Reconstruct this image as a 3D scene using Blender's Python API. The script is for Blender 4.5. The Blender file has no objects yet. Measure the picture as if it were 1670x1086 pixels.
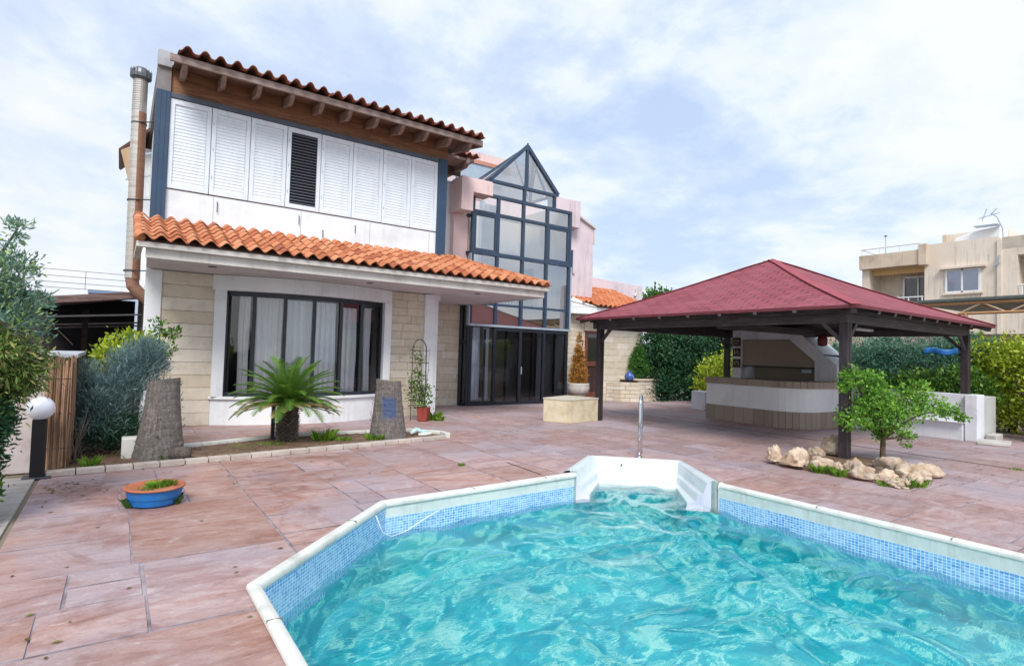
import bpy, math, random
import numpy as np
from mathutils import Vector, Matrix, noise
from mathutils.geometry import delaunay_2d_cdt
R = math.radians
SC = bpy.context.scene
COL = SC.collection
rnd = random.Random(7)
WORLDPOS = {}

# ---------------------------------------------------------------- mesh helper
class MB:
    def __init__(s): s.v=[]; s.f=[]; s.c=[]; s.uv=None
    def add(s, vs, fs, col=None):
        o=len(s.v); s.v.extend([tuple(p) for p in vs])
        for f in fs:
            s.f.append(tuple(i+o for i in f)); s.c.append(col if col else (1,1,1))
        return s
    def box(s,x0,x1,y0,y1,z0,z1,col=None):
        vs=[(x0,y0,z0),(x1,y0,z0),(x1,y1,z0),(x0,y1,z0),(x0,y0,z1),(x1,y0,z1),(x1,y1,z1),(x0,y1,z1)]
        return s.add(vs,[(0,3,2,1),(4,5,6,7),(0,1,5,4),(1,2,6,5),(2,3,7,6),(3,0,4,7)],col)
    def beam(s,a,b,w,h,up=(0,0,1),col=None):
        a=Vector(a);b=Vector(b);d=(b-a).normalized();u=Vector(up)
        r=d.cross(u)
        if r.length<1e-4: r=d.cross(Vector((1,0,0)))
        r.normalize();u=r.cross(d).normalized()
        vs=[]
        for p in (a,b):
            for i,j in ((-1,-1),(1,-1),(1,1),(-1,1)): vs.append(p+r*(w/2*i)+u*(h/2*j))
        return s.add(vs,[(0,1,2,3),(7,6,5,4),(0,4,5,1),(1,5,6,2),(2,6,7,3),(3,7,4,0)],col)
    def prism(s,poly,z0,z1,col=None):
        n=len(poly); A=sum(poly[i][0]*poly[(i+1)%n][1]-poly[(i+1)%n][0]*poly[i][1] for i in range(n))
        if A<0: poly=poly[::-1]
        vs=[(x,y,z0) for x,y in poly]+[(x,y,z1) for x,y in poly]
        fs=[tuple(range(n))[::-1],tuple(range(n,2*n))]+[(i,(i+1)%n,n+(i+1)%n,n+i) for i in range(n)]
        return s.add(vs,fs,col)
    def prism_x(s,poly,x0,x1,col=None):   # poly in (y,z)
        n=len(poly); A=sum(poly[i][0]*poly[(i+1)%n][1]-poly[(i+1)%n][0]*poly[i][1] for i in range(n))
        if A<0: poly=poly[::-1]
        vs=[(x0,y,z) for y,z in poly]+[(x1,y,z) for y,z in poly]
        fs=[tuple(range(n))[::-1],tuple(range(n,2*n))]+[(i,(i+1)%n,n+(i+1)%n,n+i) for i in range(n)]
        return s.add(vs,fs,col)
    def prism_y(s,poly,y0,y1,col=None):   # poly in (x,z)
        n=len(poly); A=sum(poly[i][0]*poly[(i+1)%n][1]-poly[(i+1)%n][0]*poly[i][1] for i in range(n))
        if A>0: poly=poly[::-1]
        vs=[(x,y0,z) for x,z in poly]+[(x,y1,z) for x,z in poly]
        fs=[tuple(range(n))[::-1],tuple(range(n,2*n))]+[(i,(i+1)%n,n+(i+1)%n,n+i) for i in range(n)]
        return s.add(vs,fs,col)
    def tube(s,pts,rad,n=8,col=None,caps=True):
        pts=[Vector(p) for p in pts]
        if not hasattr(rad,'__len__'): rad=[rad]*len(pts)
        t0=(pts[1]-pts[0]).normalized()
        u=t0.cross(Vector((0,0,1)))
        if u.length<1e-3: u=t0.cross(Vector((1,0,0)))
        u.normalize(); vs=[]
        for i,p in enumerate(pts):
            if i==0: t=t0
            elif i==len(pts)-1: t=(pts[i]-pts[i-1]).normalized()
            else: t=((pts[i+1]-pts[i]).normalized()+(pts[i]-pts[i-1]).normalized()).normalized()
            u=(u-t*u.dot(t)).normalized(); w=t.cross(u)
            for k in range(n):
                a=2*math.pi*k/n; vs.append(p+(u*math.cos(a)+w*math.sin(a))*rad[i])
        fs=[]
        for i in range(len(pts)-1):
            for k in range(n):
                fs.append((i*n+k,i*n+(k+1)%n,(i+1)*n+(k+1)%n,(i+1)*n+k))
        if caps: fs.append(tuple(range(n))[::-1]); fs.append(tuple((len(pts)-1)*n+k for k in range(n)))
        return s.add(vs,fs,col)
    def lathe(s,prof,c,n=32,sx=1,sy=1,col=None):
        vs=[]
        for r,z in prof:
            for k in range(n):
                a=2*math.pi*k/n; vs.append((c[0]+r*sx*math.cos(a),c[1]+r*sy*math.sin(a),c[2]+z))
        fs=[]
        for i in range(len(prof)-1):
            for k in range(n): fs.append((i*n+k,i*n+(k+1)%n,(i+1)*n+(k+1)%n,(i+1)*n+k))
        fs.append(tuple(range(n))[::-1]); fs.append(tuple((len(prof)-1)*n+k for k in range(n)))
        return s.add(vs,fs,col)
    def grid(s,fn,nu,nv,col=None):
        vs=[fn(i/nu,j/nv) for j in range(nv+1) for i in range(nu+1)]
        fs=[(j*(nu+1)+i,j*(nu+1)+i+1,(j+1)*(nu+1)+i+1,(j+1)*(nu+1)+i) for j in range(nv) for i in range(nu)]
        return s.add(vs,fs,col)
    def build(s,name,mat,parent=None,smooth=False,bevel=0,origin=None,solid=0):
        if origin is None:
            xs=np.array(s.v); mn=xs.min(0); mx=xs.max(0)
            origin=((mn[0]+mx[0])/2,(mn[1]+mx[1])/2,mn[2])
        me=bpy.data.meshes.new(name)
        o=Vector(origin)
        me.from_pydata([(p[0]-o[0],p[1]-o[1],p[2]-o[2]) for p in s.v],[],s.f)
        ca=me.color_attributes.new('Col','FLOAT_COLOR','CORNER')
        buf=[]
        for f,c in zip(s.f,s.c): buf.extend((c[0],c[1],c[2],1.0)*len(f))
        ca.data.foreach_set('color',buf)
        if s.uv:
            ul=me.uv_layers.new(name='UVMap'); b=[]
            for u in s.uv: b.extend(u)
            ul.data.foreach_set('uv',b)
        if smooth: me.polygons.foreach_set('use_smooth',[True]*len(me.polygons))
        me.materials.append(mat); me.update()
        ob=bpy.data.objects.new(name,me); COL.objects.link(ob)
        place(ob,origin,parent)
        if bevel:
            m=ob.modifiers.new('bevel','BEVEL'); m.width=bevel; m.segments=2; m.limit_method='ANGLE'; m.angle_limit=R(40)
        if solid:
            m=ob.modifiers.new('solid','SOLIDIFY'); m.thickness=solid
        return ob
def place(ob,origin,parent):
    WORLDPOS[ob.name]=Vector(origin)
    if parent: ob.parent=parent; ob.location=Vector(origin)-WORLDPOS[parent.name]
    else: ob.location=Vector(origin)
def tag(o,label=None,cat=None,group=None,kind=None):
    if label: o['label']=label
    if cat: o['category']=cat
    if group: o['group']=group
    if kind: o['kind']=kind
    return o
def thing(name,label,cat,loc,group=None):
    o=bpy.data.objects.new(name,None); COL.objects.link(o); o.empty_display_size=.2
    place(o,loc,None); return tag(o,label,cat,group)

# ---------------------------------------------------------------- materials
def srgb(h):
    h=h.lstrip('#'); c=[int(h[i:i+2],16)/255 for i in (0,2,4)]
    return tuple(x/12.92 if x<=.04045 else ((x+.055)/1.055)**2.4 for x in c)+(1,)
class NT:
    def __init__(s,name):
        s.m=bpy.data.materials.new(name); s.m.use_nodes=True; s.t=s.m.node_tree; s.n=s.t.nodes; s.n.clear()
        s.out=s.n.new('ShaderNodeOutputMaterial'); s.b=s.n.new('ShaderNodeBsdfPrincipled'); s.L(s.b.outputs[0],s.out.inputs[0])
        s.tc=s.n.new('ShaderNodeTexCoord')
    def L(s,a,b): s.t.links.new(a,b)
    def mapn(s,scale=(1,1,1),rot=(0,0,0),src='Object'):
        m=s.n.new('ShaderNodeMapping'); m.inputs['Scale'].default_value=scale; m.inputs['Rotation'].default_value=rot
        s.L(s.tc.outputs[src],m.inputs[0]); return m.outputs[0]
    def noise(s,vec,scale,detail=6,rough=.6,dist=0):
        n=s.n.new('ShaderNodeTexNoise'); n.inputs['Scale'].default_value=scale; n.inputs['Detail'].default_value=detail
        n.inputs['Roughness'].default_value=rough; n.inputs['Distortion'].default_value=dist; s.L(vec,n.inputs['Vector']); return n.outputs[0]
    def ramp(s,fac,stops):
        r=s.n.new('ShaderNodeValToRGB'); e=r.color_ramp.elements
        while len(e)<len(stops): e.new(.5)
        for x,(p,c) in zip(e,stops): x.position=p; x.color=c if len(c)==4 else tuple(c)+(1,)
        s.L(fac,r.inputs[0]); return r.outputs[0]
    def mix(s,fac,a,b,blend='MIX'):
        m=s.n.new('ShaderNodeMix'); m.data_type='RGBA'; m.blend_type=blend
        for inp,val in ((m.inputs[0],fac),(m.inputs[6],a),(m.inputs[7],b)):
            if hasattr(val,'links') or hasattr(val,'is_linked'): s.L(val,inp)
            else: inp.default_value=val
        return m.outputs[2]
    def math(s,op,a,b=None):
        m=s.n.new('ShaderNodeMath'); m.operation=op
        for i,val in enumerate((a,b)):
            if val is None: continue
            if hasattr(val,'is_linked'): s.L(val,m.inputs[i])
            else: m.inputs[i].default_value=val
        return m.outputs[0]
    def attr(s,name='Col'):
        a=s.n.new('ShaderNodeAttribute'); a.attribute_name=name; return a
    def bump(s,h,strength=.3,dist=.01,prev=None):
        b=s.n.new('ShaderNodeBump'); b.inputs['Strength'].default_value=strength; b.inputs['Distance'].default_value=dist
        s.L(h,b.inputs['Height'])
        if prev: s.L(prev,b.inputs['Normal'])
        s.L(b.outputs[0],s.b.inputs['Normal']); return b.outputs[0]
    def color(s,c):
        if hasattr(c,'is_linked'): s.L(c,s.b.inputs['Base Color'])
        else: s.b.inputs['Base Color'].default_value=c
    def rough(s,r):
        if hasattr(r,'is_linked'): s.L(r,s.b.inputs['Roughness'])
        else: s.b.inputs['Roughness'].default_value=r
W1=(1,1,1,1); K0=(0,0,0,1)
def M(name,c1,c2=None,scale=3,rough=.7,bump=.2,bscale=40,bdist=.005,stretch=(1,1,1),dirt=None,dirtamt=.5,dirtscale=1.2,col=0,metal=0,spec=None,streak=0):
    t=NT(name); v=t.mapn(stretch)
    c1=srgb(c1); c2=srgb(c2) if c2 else c1
    n=t.noise(v,scale); base=t.mix(t.ramp(n,[(.3,K0),(.7,W1)]),c1,c2)
    if dirt:
        d=t.noise(v,dirtscale,8,.7); base=t.mix(t.ramp(d,[(.5,K0),(.72,(dirtamt,)*3)]),base,srgb(dirt))
    if streak:
        sn=t.noise(t.mapn((7,7,.45)),1.6,6,.65,.2); pn=t.noise(t.mapn((1,1,.6)),1.1,4,.5)
        base=t.mix(t.math('MULTIPLY',t.ramp(sn,[(.50,K0),(.66,(streak,)*3)]),t.ramp(pn,[(.4,K0),(.6,W1)])),base,srgb('#8f8a84'))
    if col:
        a=t.attr(); base=t.mix(col,base,a.outputs[0],'MULTIPLY')
    t.color(base); t.rough(rough); t.b.inputs['Metallic'].default_value=metal
    if spec is not None: t.b.inputs['Specular IOR Level'].default_value=spec
    if bump: t.bump(t.noise(v,bscale,8,.65),bump,bdist)
    return t.m

def deck_mat():
    t=NT('stamped_concrete'); a=t.attr(); sep=t.n.new('ShaderNodeSeparateColor'); t.L(a.outputs[0],sep.inputs[0])
    v0=t.mapn()
    # per slab offset of texture
    comb=t.n.new('ShaderNodeCombineXYZ'); t.L(t.math('MULTIPLY',sep.outputs[0],37.),comb.inputs[0]); t.L(t.math('MULTIPLY',sep.outputs[1],53.),comb.inputs[1])
    vm=t.n.new('ShaderNodeVectorMath'); vm.operation='ADD'; t.L(v0,vm.inputs[0]); t.L(comb.outputs[0],vm.inputs[1])
    mp=t.n.new('ShaderNodeMapping'); mp.inputs['Scale'].default_value=(1.2,3.0,1); mp.inputs['Rotation'].default_value=(0,0,R(9)); t.L(vm.outputs[0],mp.inputs[0])
    n1=t.noise(mp.outputs[0],1.5,10,.68,1.3)
    n2=t.noise(v0,.55,6,.6,.5)
    n3=t.noise(mp.outputs[0],6,10,.75,.5)
    base=t.ramp(n1,[(.24,srgb('#7a564f')),(.40,srgb('#a0776c')),(.5,srgb('#b18f87')),(.6,srgb('#bca29d')),(.78,srgb('#d0c4c6'))])
    base=t.mix(t.math('MULTIPLY',sep.outputs[0],.5),base,srgb('#a37b69'))
    base=t.mix(t.ramp(t.math('ADD',n2,t.math('MULTIPLY',sep.outputs[1],.16)),[(.5,K0),(.72,(.7,.7,.7,1))]),base,srgb('#9c95a0'))
    base=t.mix(t.ramp(n3,[(.56,K0),(.75,(.6,.6,.6,1))]),base,srgb('#dcd6d6'))
    base=t.mix(t.ramp(n3,[(.28,(.6,.6,.6,1)),(.42,K0)]),base,srgb('#5c4542'))
    n4=t.noise(v0,.9,9,.75,1.5)
    base=t.mix(t.ramp(n4,[(.6,K0),(.74,(.65,.65,.65,1))]),base,srgb('#d9d5d8'))
    n6=t.noise(v0,.75,8,.7,2.0)
    base=t.mix(t.ramp(n6,[(.34,(.6,.6,.6,1)),(.48,K0)]),base,srgb('#7d5348'))
    n5=t.noise(v0,14,6,.7,0)
    base=t.mix(t.ramp(n5,[(.6,K0),(.8,(.35,.35,.35,1))]),base,srgb('#6c4a44'))
    sx=t.n.new('ShaderNodeSeparateXYZ'); t.L(v0,sx.inputs[0]); dm_=t.n.new('ShaderNodeMapRange'); t.L(sx.outputs[0],dm_.inputs[0]); dm_.inputs[1].default_value=1; dm_.inputs[2].default_value=10; dm_.inputs[3].default_value=.0; dm_.inputs[4].default_value=.42
    base=t.mix(t.math('MULTIPLY',dm_.outputs[0],t.ramp(n2,[(.3,(.5,.5,.5,1)),(.6,W1)])),base,srgb('#a89ca6'))
    jn=t.noise(v0,3,6,.6); jc=t.mix(t.ramp(jn,[(.35,K0),(.6,W1)]),srgb('#74686c'),srgb('#a89ea6'))
    vc=t.n.new('ShaderNodeHueSaturation'); t.L(t.math('ADD',t.math('MULTIPLY',sep.outputs[1],.26),.84),vc.inputs['Value']); t.L(base,vc.inputs['Color']); base=vc.outputs[0]
    g7=t.noise(v0,45,4,.8); base=t.mix(t.ramp(g7,[(.52,K0),(.72,(.28,.28,.28,1))]),base,srgb('#5f4540'))
    base=t.mix(sep.outputs[2],base,jc)
    t.color(base); t.rough(t.ramp(n3,[(.3,(.42,)*3),(.7,(.72,)*3)])); t.b.inputs['Specular IOR Level'].default_value=.35
    h=t.math('ADD',n1,t.math('MULTIPLY',n3,.6)); h=t.math('SUBTRACT',h,t.math('MULTIPLY',sep.outputs[2],.5))
    t.bump(h,.55,.02); return t.m
def mosaic_mat():
    t=NT('pool_mosaic'); uv=t.mapn((1,1,1),src='UV')
    b=t.n.new('ShaderNodeTexBrick'); b.offset=0; b.inputs['Scale'].default_value=1
    b.inputs['Mortar Size'].default_value=.0028; b.inputs['Brick Width'].default_value=.036; b.inputs['Row Height'].default_value=.0285; b.inputs['Mortar Smooth'].default_value=.1; b.inputs['Bias'].default_value=-.1
    b.inputs['Color1'].default_value=srgb('#3d8fd4'); b.inputs['Color2'].default_value=srgb('#8fc4ec'); b.inputs['Mortar'].default_value=srgb('#dcecf5')
    t.L(uv,b.inputs[0]); n=t.noise(uv,2.2,5,.6)
    c=t.mix(t.ramp(n,[(.45,K0),(.75,(.6,.6,.6,1))]),b.outputs[0],srgb('#bcd9ee'))
    n2=t.noise(uv,16,3,.6); c=t.mix(t.ramp(n2,[(.55,K0),(.7,(.5,.5,.5,1))]),c,srgb('#2b7cc4'))
    t.color(c); t.rough(.25); return t.m
def water_mat():
    t=NT('pool_water'); v=t.mapn((1,1,1))
    t.b.inputs['Transmission Weight'].default_value=1; t.b.inputs['IOR'].default_value=1.33; t.rough(.0)
    t.color((.90,1,1,1))
    m=t.mapn((1,2.2,1),(0,0,R(-35)))
    b1=t.bump(t.noise(m,4.5,3,.5,1.6),.16,.03); t.bump(t.noise(m,16,3,.5,.8),.06,.01,b1)
    return t.m
def glass_mat(name,tint,gloss=.12,roughness=.01):
    t=NT(name); t.n.remove(t.b)
    tr=t.n.new('ShaderNodeBsdfTransparent'); tr.inputs[0].default_value=tint
    gl=t.n.new('ShaderNodeBsdfGlossy'); gl.inputs['Roughness'].default_value=roughness
    lw=t.n.new('ShaderNodeFresnel'); lw.inputs[0].default_value=1.5
    f=t.math('ADD',lw.outputs[0],gloss); f=t.math('MINIMUM',f,1.0)
    v=t.mapn(); bp=t.n.new('ShaderNodeBump'); bp.inputs['Strength'].default_value=.05; bp.inputs['Distance'].default_value=.02
    t.L(t.noise(v,1.3,2,.4),bp.inputs['Height']); t.L(bp.outputs[0],gl.inputs['Normal'])
    mx=t.n.new('ShaderNodeMixShader'); t.L(f,mx.inputs[0]); t.L(tr.outputs[0],mx.inputs[1]); t.L(gl.outputs[0],mx.inputs[2]); t.L(mx.outputs[0],t.out.inputs[0])
    return t.m
def leaf_mat(name,dark,light,extra=None,rough=.5,trans=.3):
    t=NT(name); a=t.attr(); sep=t.n.new('ShaderNodeSeparateColor'); t.L(a.outputs[0],sep.inputs[0])
    c=t.mix(sep.outputs[0],srgb(dark),srgb(light))
    if extra: c=t.mix(t.ramp(sep.outputs[1],[(.8,K0),(.9,W1)]),c,srgb(extra))
    t.color(c); t.rough(rough); t.b.inputs['Specular IOR Level'].default_value=.3
    tl=t.n.new('ShaderNodeBsdfTranslucent'); t.L(c,tl.inputs[0])
    mx=t.n.new('ShaderNodeMixShader'); mx.inputs[0].default_value=trans; t.L(t.b.outputs[0],mx.inputs[1]); t.L(tl.outputs[0],mx.inputs[2]); t.L(mx.outputs[0],t.out.inputs[0])
    return t.m
def tile_mat(name,cols,moss=.5):
    t=NT(name); a=t.attr(); sep=t.n.new('ShaderNodeSeparateColor'); t.L(a.outputs[0],sep.inputs[0])
    v=t.mapn(); c=t.ramp(sep.outputs[0],[(i/(len(cols)-1),srgb(x)) for i,x in enumerate(cols)])
    n=t.noise(v,7,8,.7); c=t.mix(t.ramp(n,[(.5,K0),(.75,(moss,)*3)]),c,srgb('#6a4a38'))
    n2=t.noise(v,2.3,8,.7); c=t.mix(t.ramp(n2,[(.55,K0),(.72,(moss*.9,)*3)]),c,srgb('#8a7a4e'))
    t.color(c); t.rough(.8); t.bump(t.noise(v,60,6,.6),.3,.004); return t.m
def wood_mat(name,a,b,c,axis='x',rough=.75,scale=1.):
    t=NT(name); s={'x':(1.2,14,14),'y':(14,1.2,14),'z':(14,14,1.2)}[axis]; v=t.mapn(tuple(q*scale for q in s))
    n=t.noise(v,1.2,8,.65,1.2); col=t.ramp(n,[(.3,srgb(a)),(.5,srgb(b)),(.72,srgb(c))])
    v2=t.mapn(); col=t.mix(t.ramp(t.noise(v2,1.7,6,.6),[(.5,K0),(.75,(.5,.5,.5,1))]),col,srgb(a))
    t.color(col); t.rough(rough); t.bump(n,.4,.008); return t.m
def stone_mat(name,cols,rough=.85):
    t=NT(name); a=t.attr(); sep=t.n.new('ShaderNodeSeparateColor'); t.L(a.outputs[0],sep.inputs[0])
    v=t.mapn(); c=t.ramp(sep.outputs[0],[(i/(len(cols)-1),srgb(x)) for i,x in enumerate(cols)])
    n=t.noise(v,5,10,.7); c=t.mix(t.ramp(n,[(.45,K0),(.75,(.45,.45,.45,1))]),c,srgb('#a0947f'))
    n2=t.noise(t.mapn((1,1,.35)),1.2,8,.7); c=t.mix(t.ramp(n2,[(.55,K0),(.75,(.35,.35,.35,1))]),c,srgb('#85775f'))
    t.color(c); t.rough(rough); t.bump(t.noise(v,22,10,.72),.5,.01); return t.m

white=M('white_render','#edf0f2','#e2e6ea',1.5,.85,.15,60,.004,dirt='#a9a5a2',dirtamt=.35,dirtscale=1.1,streak=0.2)
white2=M('white_garden_render','#dfe2e8','#cfd4dc',1.5,.85,.2,45,.006,dirt='#94928f',dirtamt=.5,dirtscale=1.4,streak=0.25)
soffitm=M('soffit_paint','#d6cfd2','#c9c2c6',1.2,.85,.1,40,.003,dirt='#a39a99',dirtamt=.4)
fasciam=M('fascia_paint','#d8d4cf','#c6c1ba',2,.8,.2,50,.004,dirt='#8b857c',dirtamt=.6,dirtscale=2.5,streak=0.25)
pink=M('pink_render','#e6cdc9','#dcc2c0',1.2,.9,.12,50,.004,dirt='#b9a09b',dirtamt=.3,streak=0.4)
lilac=M('lilac_render','#dccdd3','#d2c4cc',1.2,.9,.12,50,.004,dirt='#b3a3a6',dirtamt=.35,streak=0.4)
shutterm=M('shutter_paint','#dfe8f0','#d6e0ea',3,.45,.06,80,.002,dirt='#b4bcc4',dirtamt=.3,dirtscale=2,streak=0.25)
navy=M('navy_paint','#2f4a66','#29425d',2,.55,.1,50,.002,dirt='#4b6076',dirtamt=.4)
blueframe=M('blue_frame_metal','#2b3b50','#35485f',3,.4,.05,50,.002,dirt='#53657a',dirtamt=.3)
darkframe=M('dark_window_metal','#1d222c','#262c38',3,.4,.05,50,.002)
silver=M('silver_trim','#9fb0c0','#b7c4cf',3,.35,.05,60,.002,metal=.3)
woodband=wood_mat('weathered_wood_band','#5e4232','#8b6246','#a67c5a','x')
rafterm=wood_mat('weathered_rafter','#5f4d44','#86726a','#a59188','y')
fasciawood=wood_mat('weathered_fascia_board','#6a574f','#8f7d76','#a89891','x')
stonem=stone_mat('cream_stone',['#cabea9','#d6cbb9','#dfd7c9','#cfc3ae'])
stonedark=stone_mat('brown_stone',['#93867a','#9c8f82','#a4988b','#978a7d'])
mortar=M('mortar','#857b6c','#978c7c',5,.95,.3,60)
tilem=tile_mat('terracotta_tile',['#ad6442','#c07a52','#cf916c','#b97048','#a05a40'],.45)
tilered=tile_mat('old_red_tile',['#6e4035','#8b5444','#a06a56','#7d4236'],.6)
tilenew=tile_mat('bright_orange_tile',['#bd7049','#c98058','#b26640','#cf8c66'],.25)
curtainm=M('curtain_fabric','#f0f1f3','#e6e8ec',2,.9,.1,120,.001)
curtainwhite=M('white_curtain','#d8dfee','#cdd6e8',2,.9,.1,120,.001)
beige=M('interior_beige','#d2c0a2','#c6b496',1,.9,.05)
interior=M('interior_plaster','#c3c0bb','#b7b4af',1,.9,.05)
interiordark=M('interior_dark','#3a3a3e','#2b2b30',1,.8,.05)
glass_clear=glass_mat('window_glass',(.93,.95,.96,1),.07)
glass_tower=glass_mat('tower_glass',(.93,.95,.97,1),.42)
glass_dark=glass_mat('dark_door_glass',(.5,.53,.57,1),.05)
steel=M('steel_flue','#b3b0aa','#c9c5bf',6,.5,.25,30,.004,stretch=(1,1,8),dirt='#9a7a63',dirtamt=.6,metal=.45)
copper=M('rusty_flue_strip','#9a7058','#835b47',6,.6,.25,30,.004,stretch=(1,1,6))
chrome=M('chrome','#d8dbe0','#c8ccd2',6,.12,0,30,metal=1)
darkwood=wood_mat('dark_stained_timber','#241f22','#342d31','#4a4245','z',.55)
darkwoodx=wood_mat('dark_stained_beam_x','#2f2a2d','#443e41','#625b5e','x',.55)
darkwoody=wood_mat('dark_stained_beam_y','#2f2a2d','#443e41','#6a6265','y',.55)
deckm=deck_mat(); mosaicm=mosaic_mat(); waterm=water_mat()
copingm=M('pool_coping','#dcdcd6','#cfd0ca',4,.5,.2,60,.004,dirt='#8d8f86',dirtamt=.55,dirtscale=3.5)
nichem=M('pool_step_fibreglass','#d5dcdf','#c7d2d6',3,.3,.1,50,.002,dirt='#a2adab',dirtamt=.45,dirtscale=2.5)
linerwhite=M('pool_band','#d6dcd8','#c6d2d0',4,.5,.1,50,.002,dirt='#9fb0a8',dirtamt=.5,dirtscale=3,streak=0.4)
t=NT('pool_liner_painted_caustics'); v=t.mapn((1,2.3,1),(0,0,R(-35))); t.color(t.ramp(t.noise(v,1.35,3,.5,2.4),[(.32,srgb('#0ca4b8')),(.44,srgb('#10b4c6')),(.52,srgb('#36cace')),(.57,srgb('#b4f2e8')),(.64,srgb('#34c6cc')),(.74,srgb('#14b0c0'))])); t.rough(.5); linerm=t.m  # pale swirls paint caustics and cloud reflections into the liner colour
soilm=M('bed_soil','#7c6350','#5b4636',6,.95,.8,30,.03,dirt='#a18a70',dirtamt=.6,dirtscale=4)
curbm=M('paver_curb','#c8bfb8','#b3a8a0',5,.85,.3,40,.006,dirt='#857a70',dirtamt=.5,dirtscale=3,col=.8)
earth=M('earth','#8a7f70','#75695a',.6,.95,.3,20,.01)
barkstump=None
def fiber_mat(name,a,b,c,hs=(8,8,20),blue=False):
    t=NT(name); v=t.mapn(hs); n=t.noise(v,2.2,10,.75,.3); v2=t.mapn((9,9,1.2)); n2=t.noise(v2,3,8,.7,.2)
    col=t.ramp(n,[(.3,srgb(a)),(.5,srgb(b)),(.7,srgb(c))]); col=t.mix(t.ramp(n2,[(.45,(.55,.55,.55,1)),(.6,K0)]),col,srgb(a))
    if blue:
        sp=t.n.new('ShaderNodeSeparateXYZ'); t.L(t.tc.outputs['Object'],sp.inputs[0])
        fx=t.math('SUBTRACT',1.,t.math('ABSOLUTE',t.math('DIVIDE',t.math('ADD',sp.outputs[0],.09),.17)))
        fz=t.math('SUBTRACT',1.,t.math('ABSOLUTE',t.math('DIVIDE',t.math('SUBTRACT',sp.outputs[2],.58),.26)))
        fy=t.math('LESS_THAN',sp.outputs[1],0.)
        mk=t.math('ADD',t.math('MINIMUM',fx,fz),t.math('MULTIPLY',t.math('SUBTRACT',n,.5),1.6))
        col=t.mix(t.math('MULTIPLY',t.ramp(mk,[(.1,K0),(.45,(.8,.8,.8,1))]),fy),col,srgb('#3f5a86'))
    col=t.mix(.8,col,t.attr().outputs[0],'MULTIPLY')
    t.color(col); t.rough(.95); h=t.math('ADD',n,n2); t.bump(h,.9,.03); return t.m
stumpm=fiber_mat('palm_trunk_fibre','#55504d','#857e79','#b3aba4',(15,15,42))
stumpblue=fiber_mat('palm_trunk_fibre_blue_stain','#55504d','#857e79','#b3aba4',(15,15,42),True)
cutm=M('cut_wood','#8d8580','#6c625c',12,.9,.6,40,.01)
barkm=fiber_mat('tree_bark','#4b3d31','#75624f','#9a8670',(10,10,6))
greybark=fiber_mat('grey_bark','#4d4640','#7a7067','#978c81',(10,10,5))
rockm=NT('limestone_rock'); v=rockm.mapn(); n=rockm.noise(v,3,10,.7,.5); cc=rockm.ramp(n,[(.3,srgb('#95765f')),(.42,srgb('#bda48c')),(.55,srgb('#d3c4b3')),(.7,srgb('#dfd8cf'))])
cc=rockm.mix(rockm.ramp(rockm.noise(v,11,8,.7),[(.25,(.8,.8,.8,1)),(.45,K0)]),cc,srgb('#6f5240')); cc=rockm.mix(.9,cc,rockm.attr().outputs[0],'MULTIPLY'); rockm.color(cc); rockm.rough(.95); rockm.bump(rockm.noise(v,18,12,.75),.9,.03); rockm=rockm.m
shingle=NT('red_shingle'); 
def shingle_mat():
    t=shingle; v=t.mapn(src='UV'); b=t.n.new('ShaderNodeTexBrick'); b.offset=.5
    b.inputs['Scale'].default_value=1; b.inputs['Brick Width'].default_value=.36; b.inputs['Row Height'].default_value=.165; b.inputs['Mortar Size'].default_value=.019; b.inputs['Mortar Smooth'].default_value=.4
    b.inputs['Color1'].default_value=srgb('#7f343f'); b.inputs['Color2'].default_value=srgb('#96444f'); b.inputs['Mortar'].default_value=srgb('#431a22'); b.inputs['Bias'].default_value=0
    t.L(v,b.inputs[0]); c=t.mix(t.ramp(t.noise(v,1.1,6,.6),[(.4,K0),(.7,(.5,.5,.5,1))]),b.outputs[0],srgb('#9d5862'))
    c=t.mix(t.ramp(t.noise(v,90,3,.7),[(.45,K0),(.7,(.4,.4,.4,1))]),c,srgb('#a9656e'))
    c=t.mix(t.ramp(t.noise(t.mapn((1,.3,1),src='UV'),3,8,.7),[(.55,K0),(.75,(.4,.4,.4,1))]),c,srgb('#6d2f38'))
    t.color(c); t.rough(.85); h=t.math('SUBTRACT',t.math('MULTIPLY',t.noise(v,160,3,.6),.3),b.outputs[1]); t.bump(h,.7,.012); return t.m
shinglem=shingle_mat()
aptm=M('apartment_render','#e0d5c8','#d6c9b9',.5,.9,.1,20,.01,dirt='#a08f78',dirtamt=.35,dirtscale=.4,streak=0.6)
apttan=M('apartment_parapet','#cfbfab','#c0af9b',.8,.9,.1,20,.01,dirt='#8c7d6c',dirtamt=.6,dirtscale=.9,streak=0.7)
aptwhite=M('white_frame_paint','#e4e6e8','#d7dadd',1,.6,.05)

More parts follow.
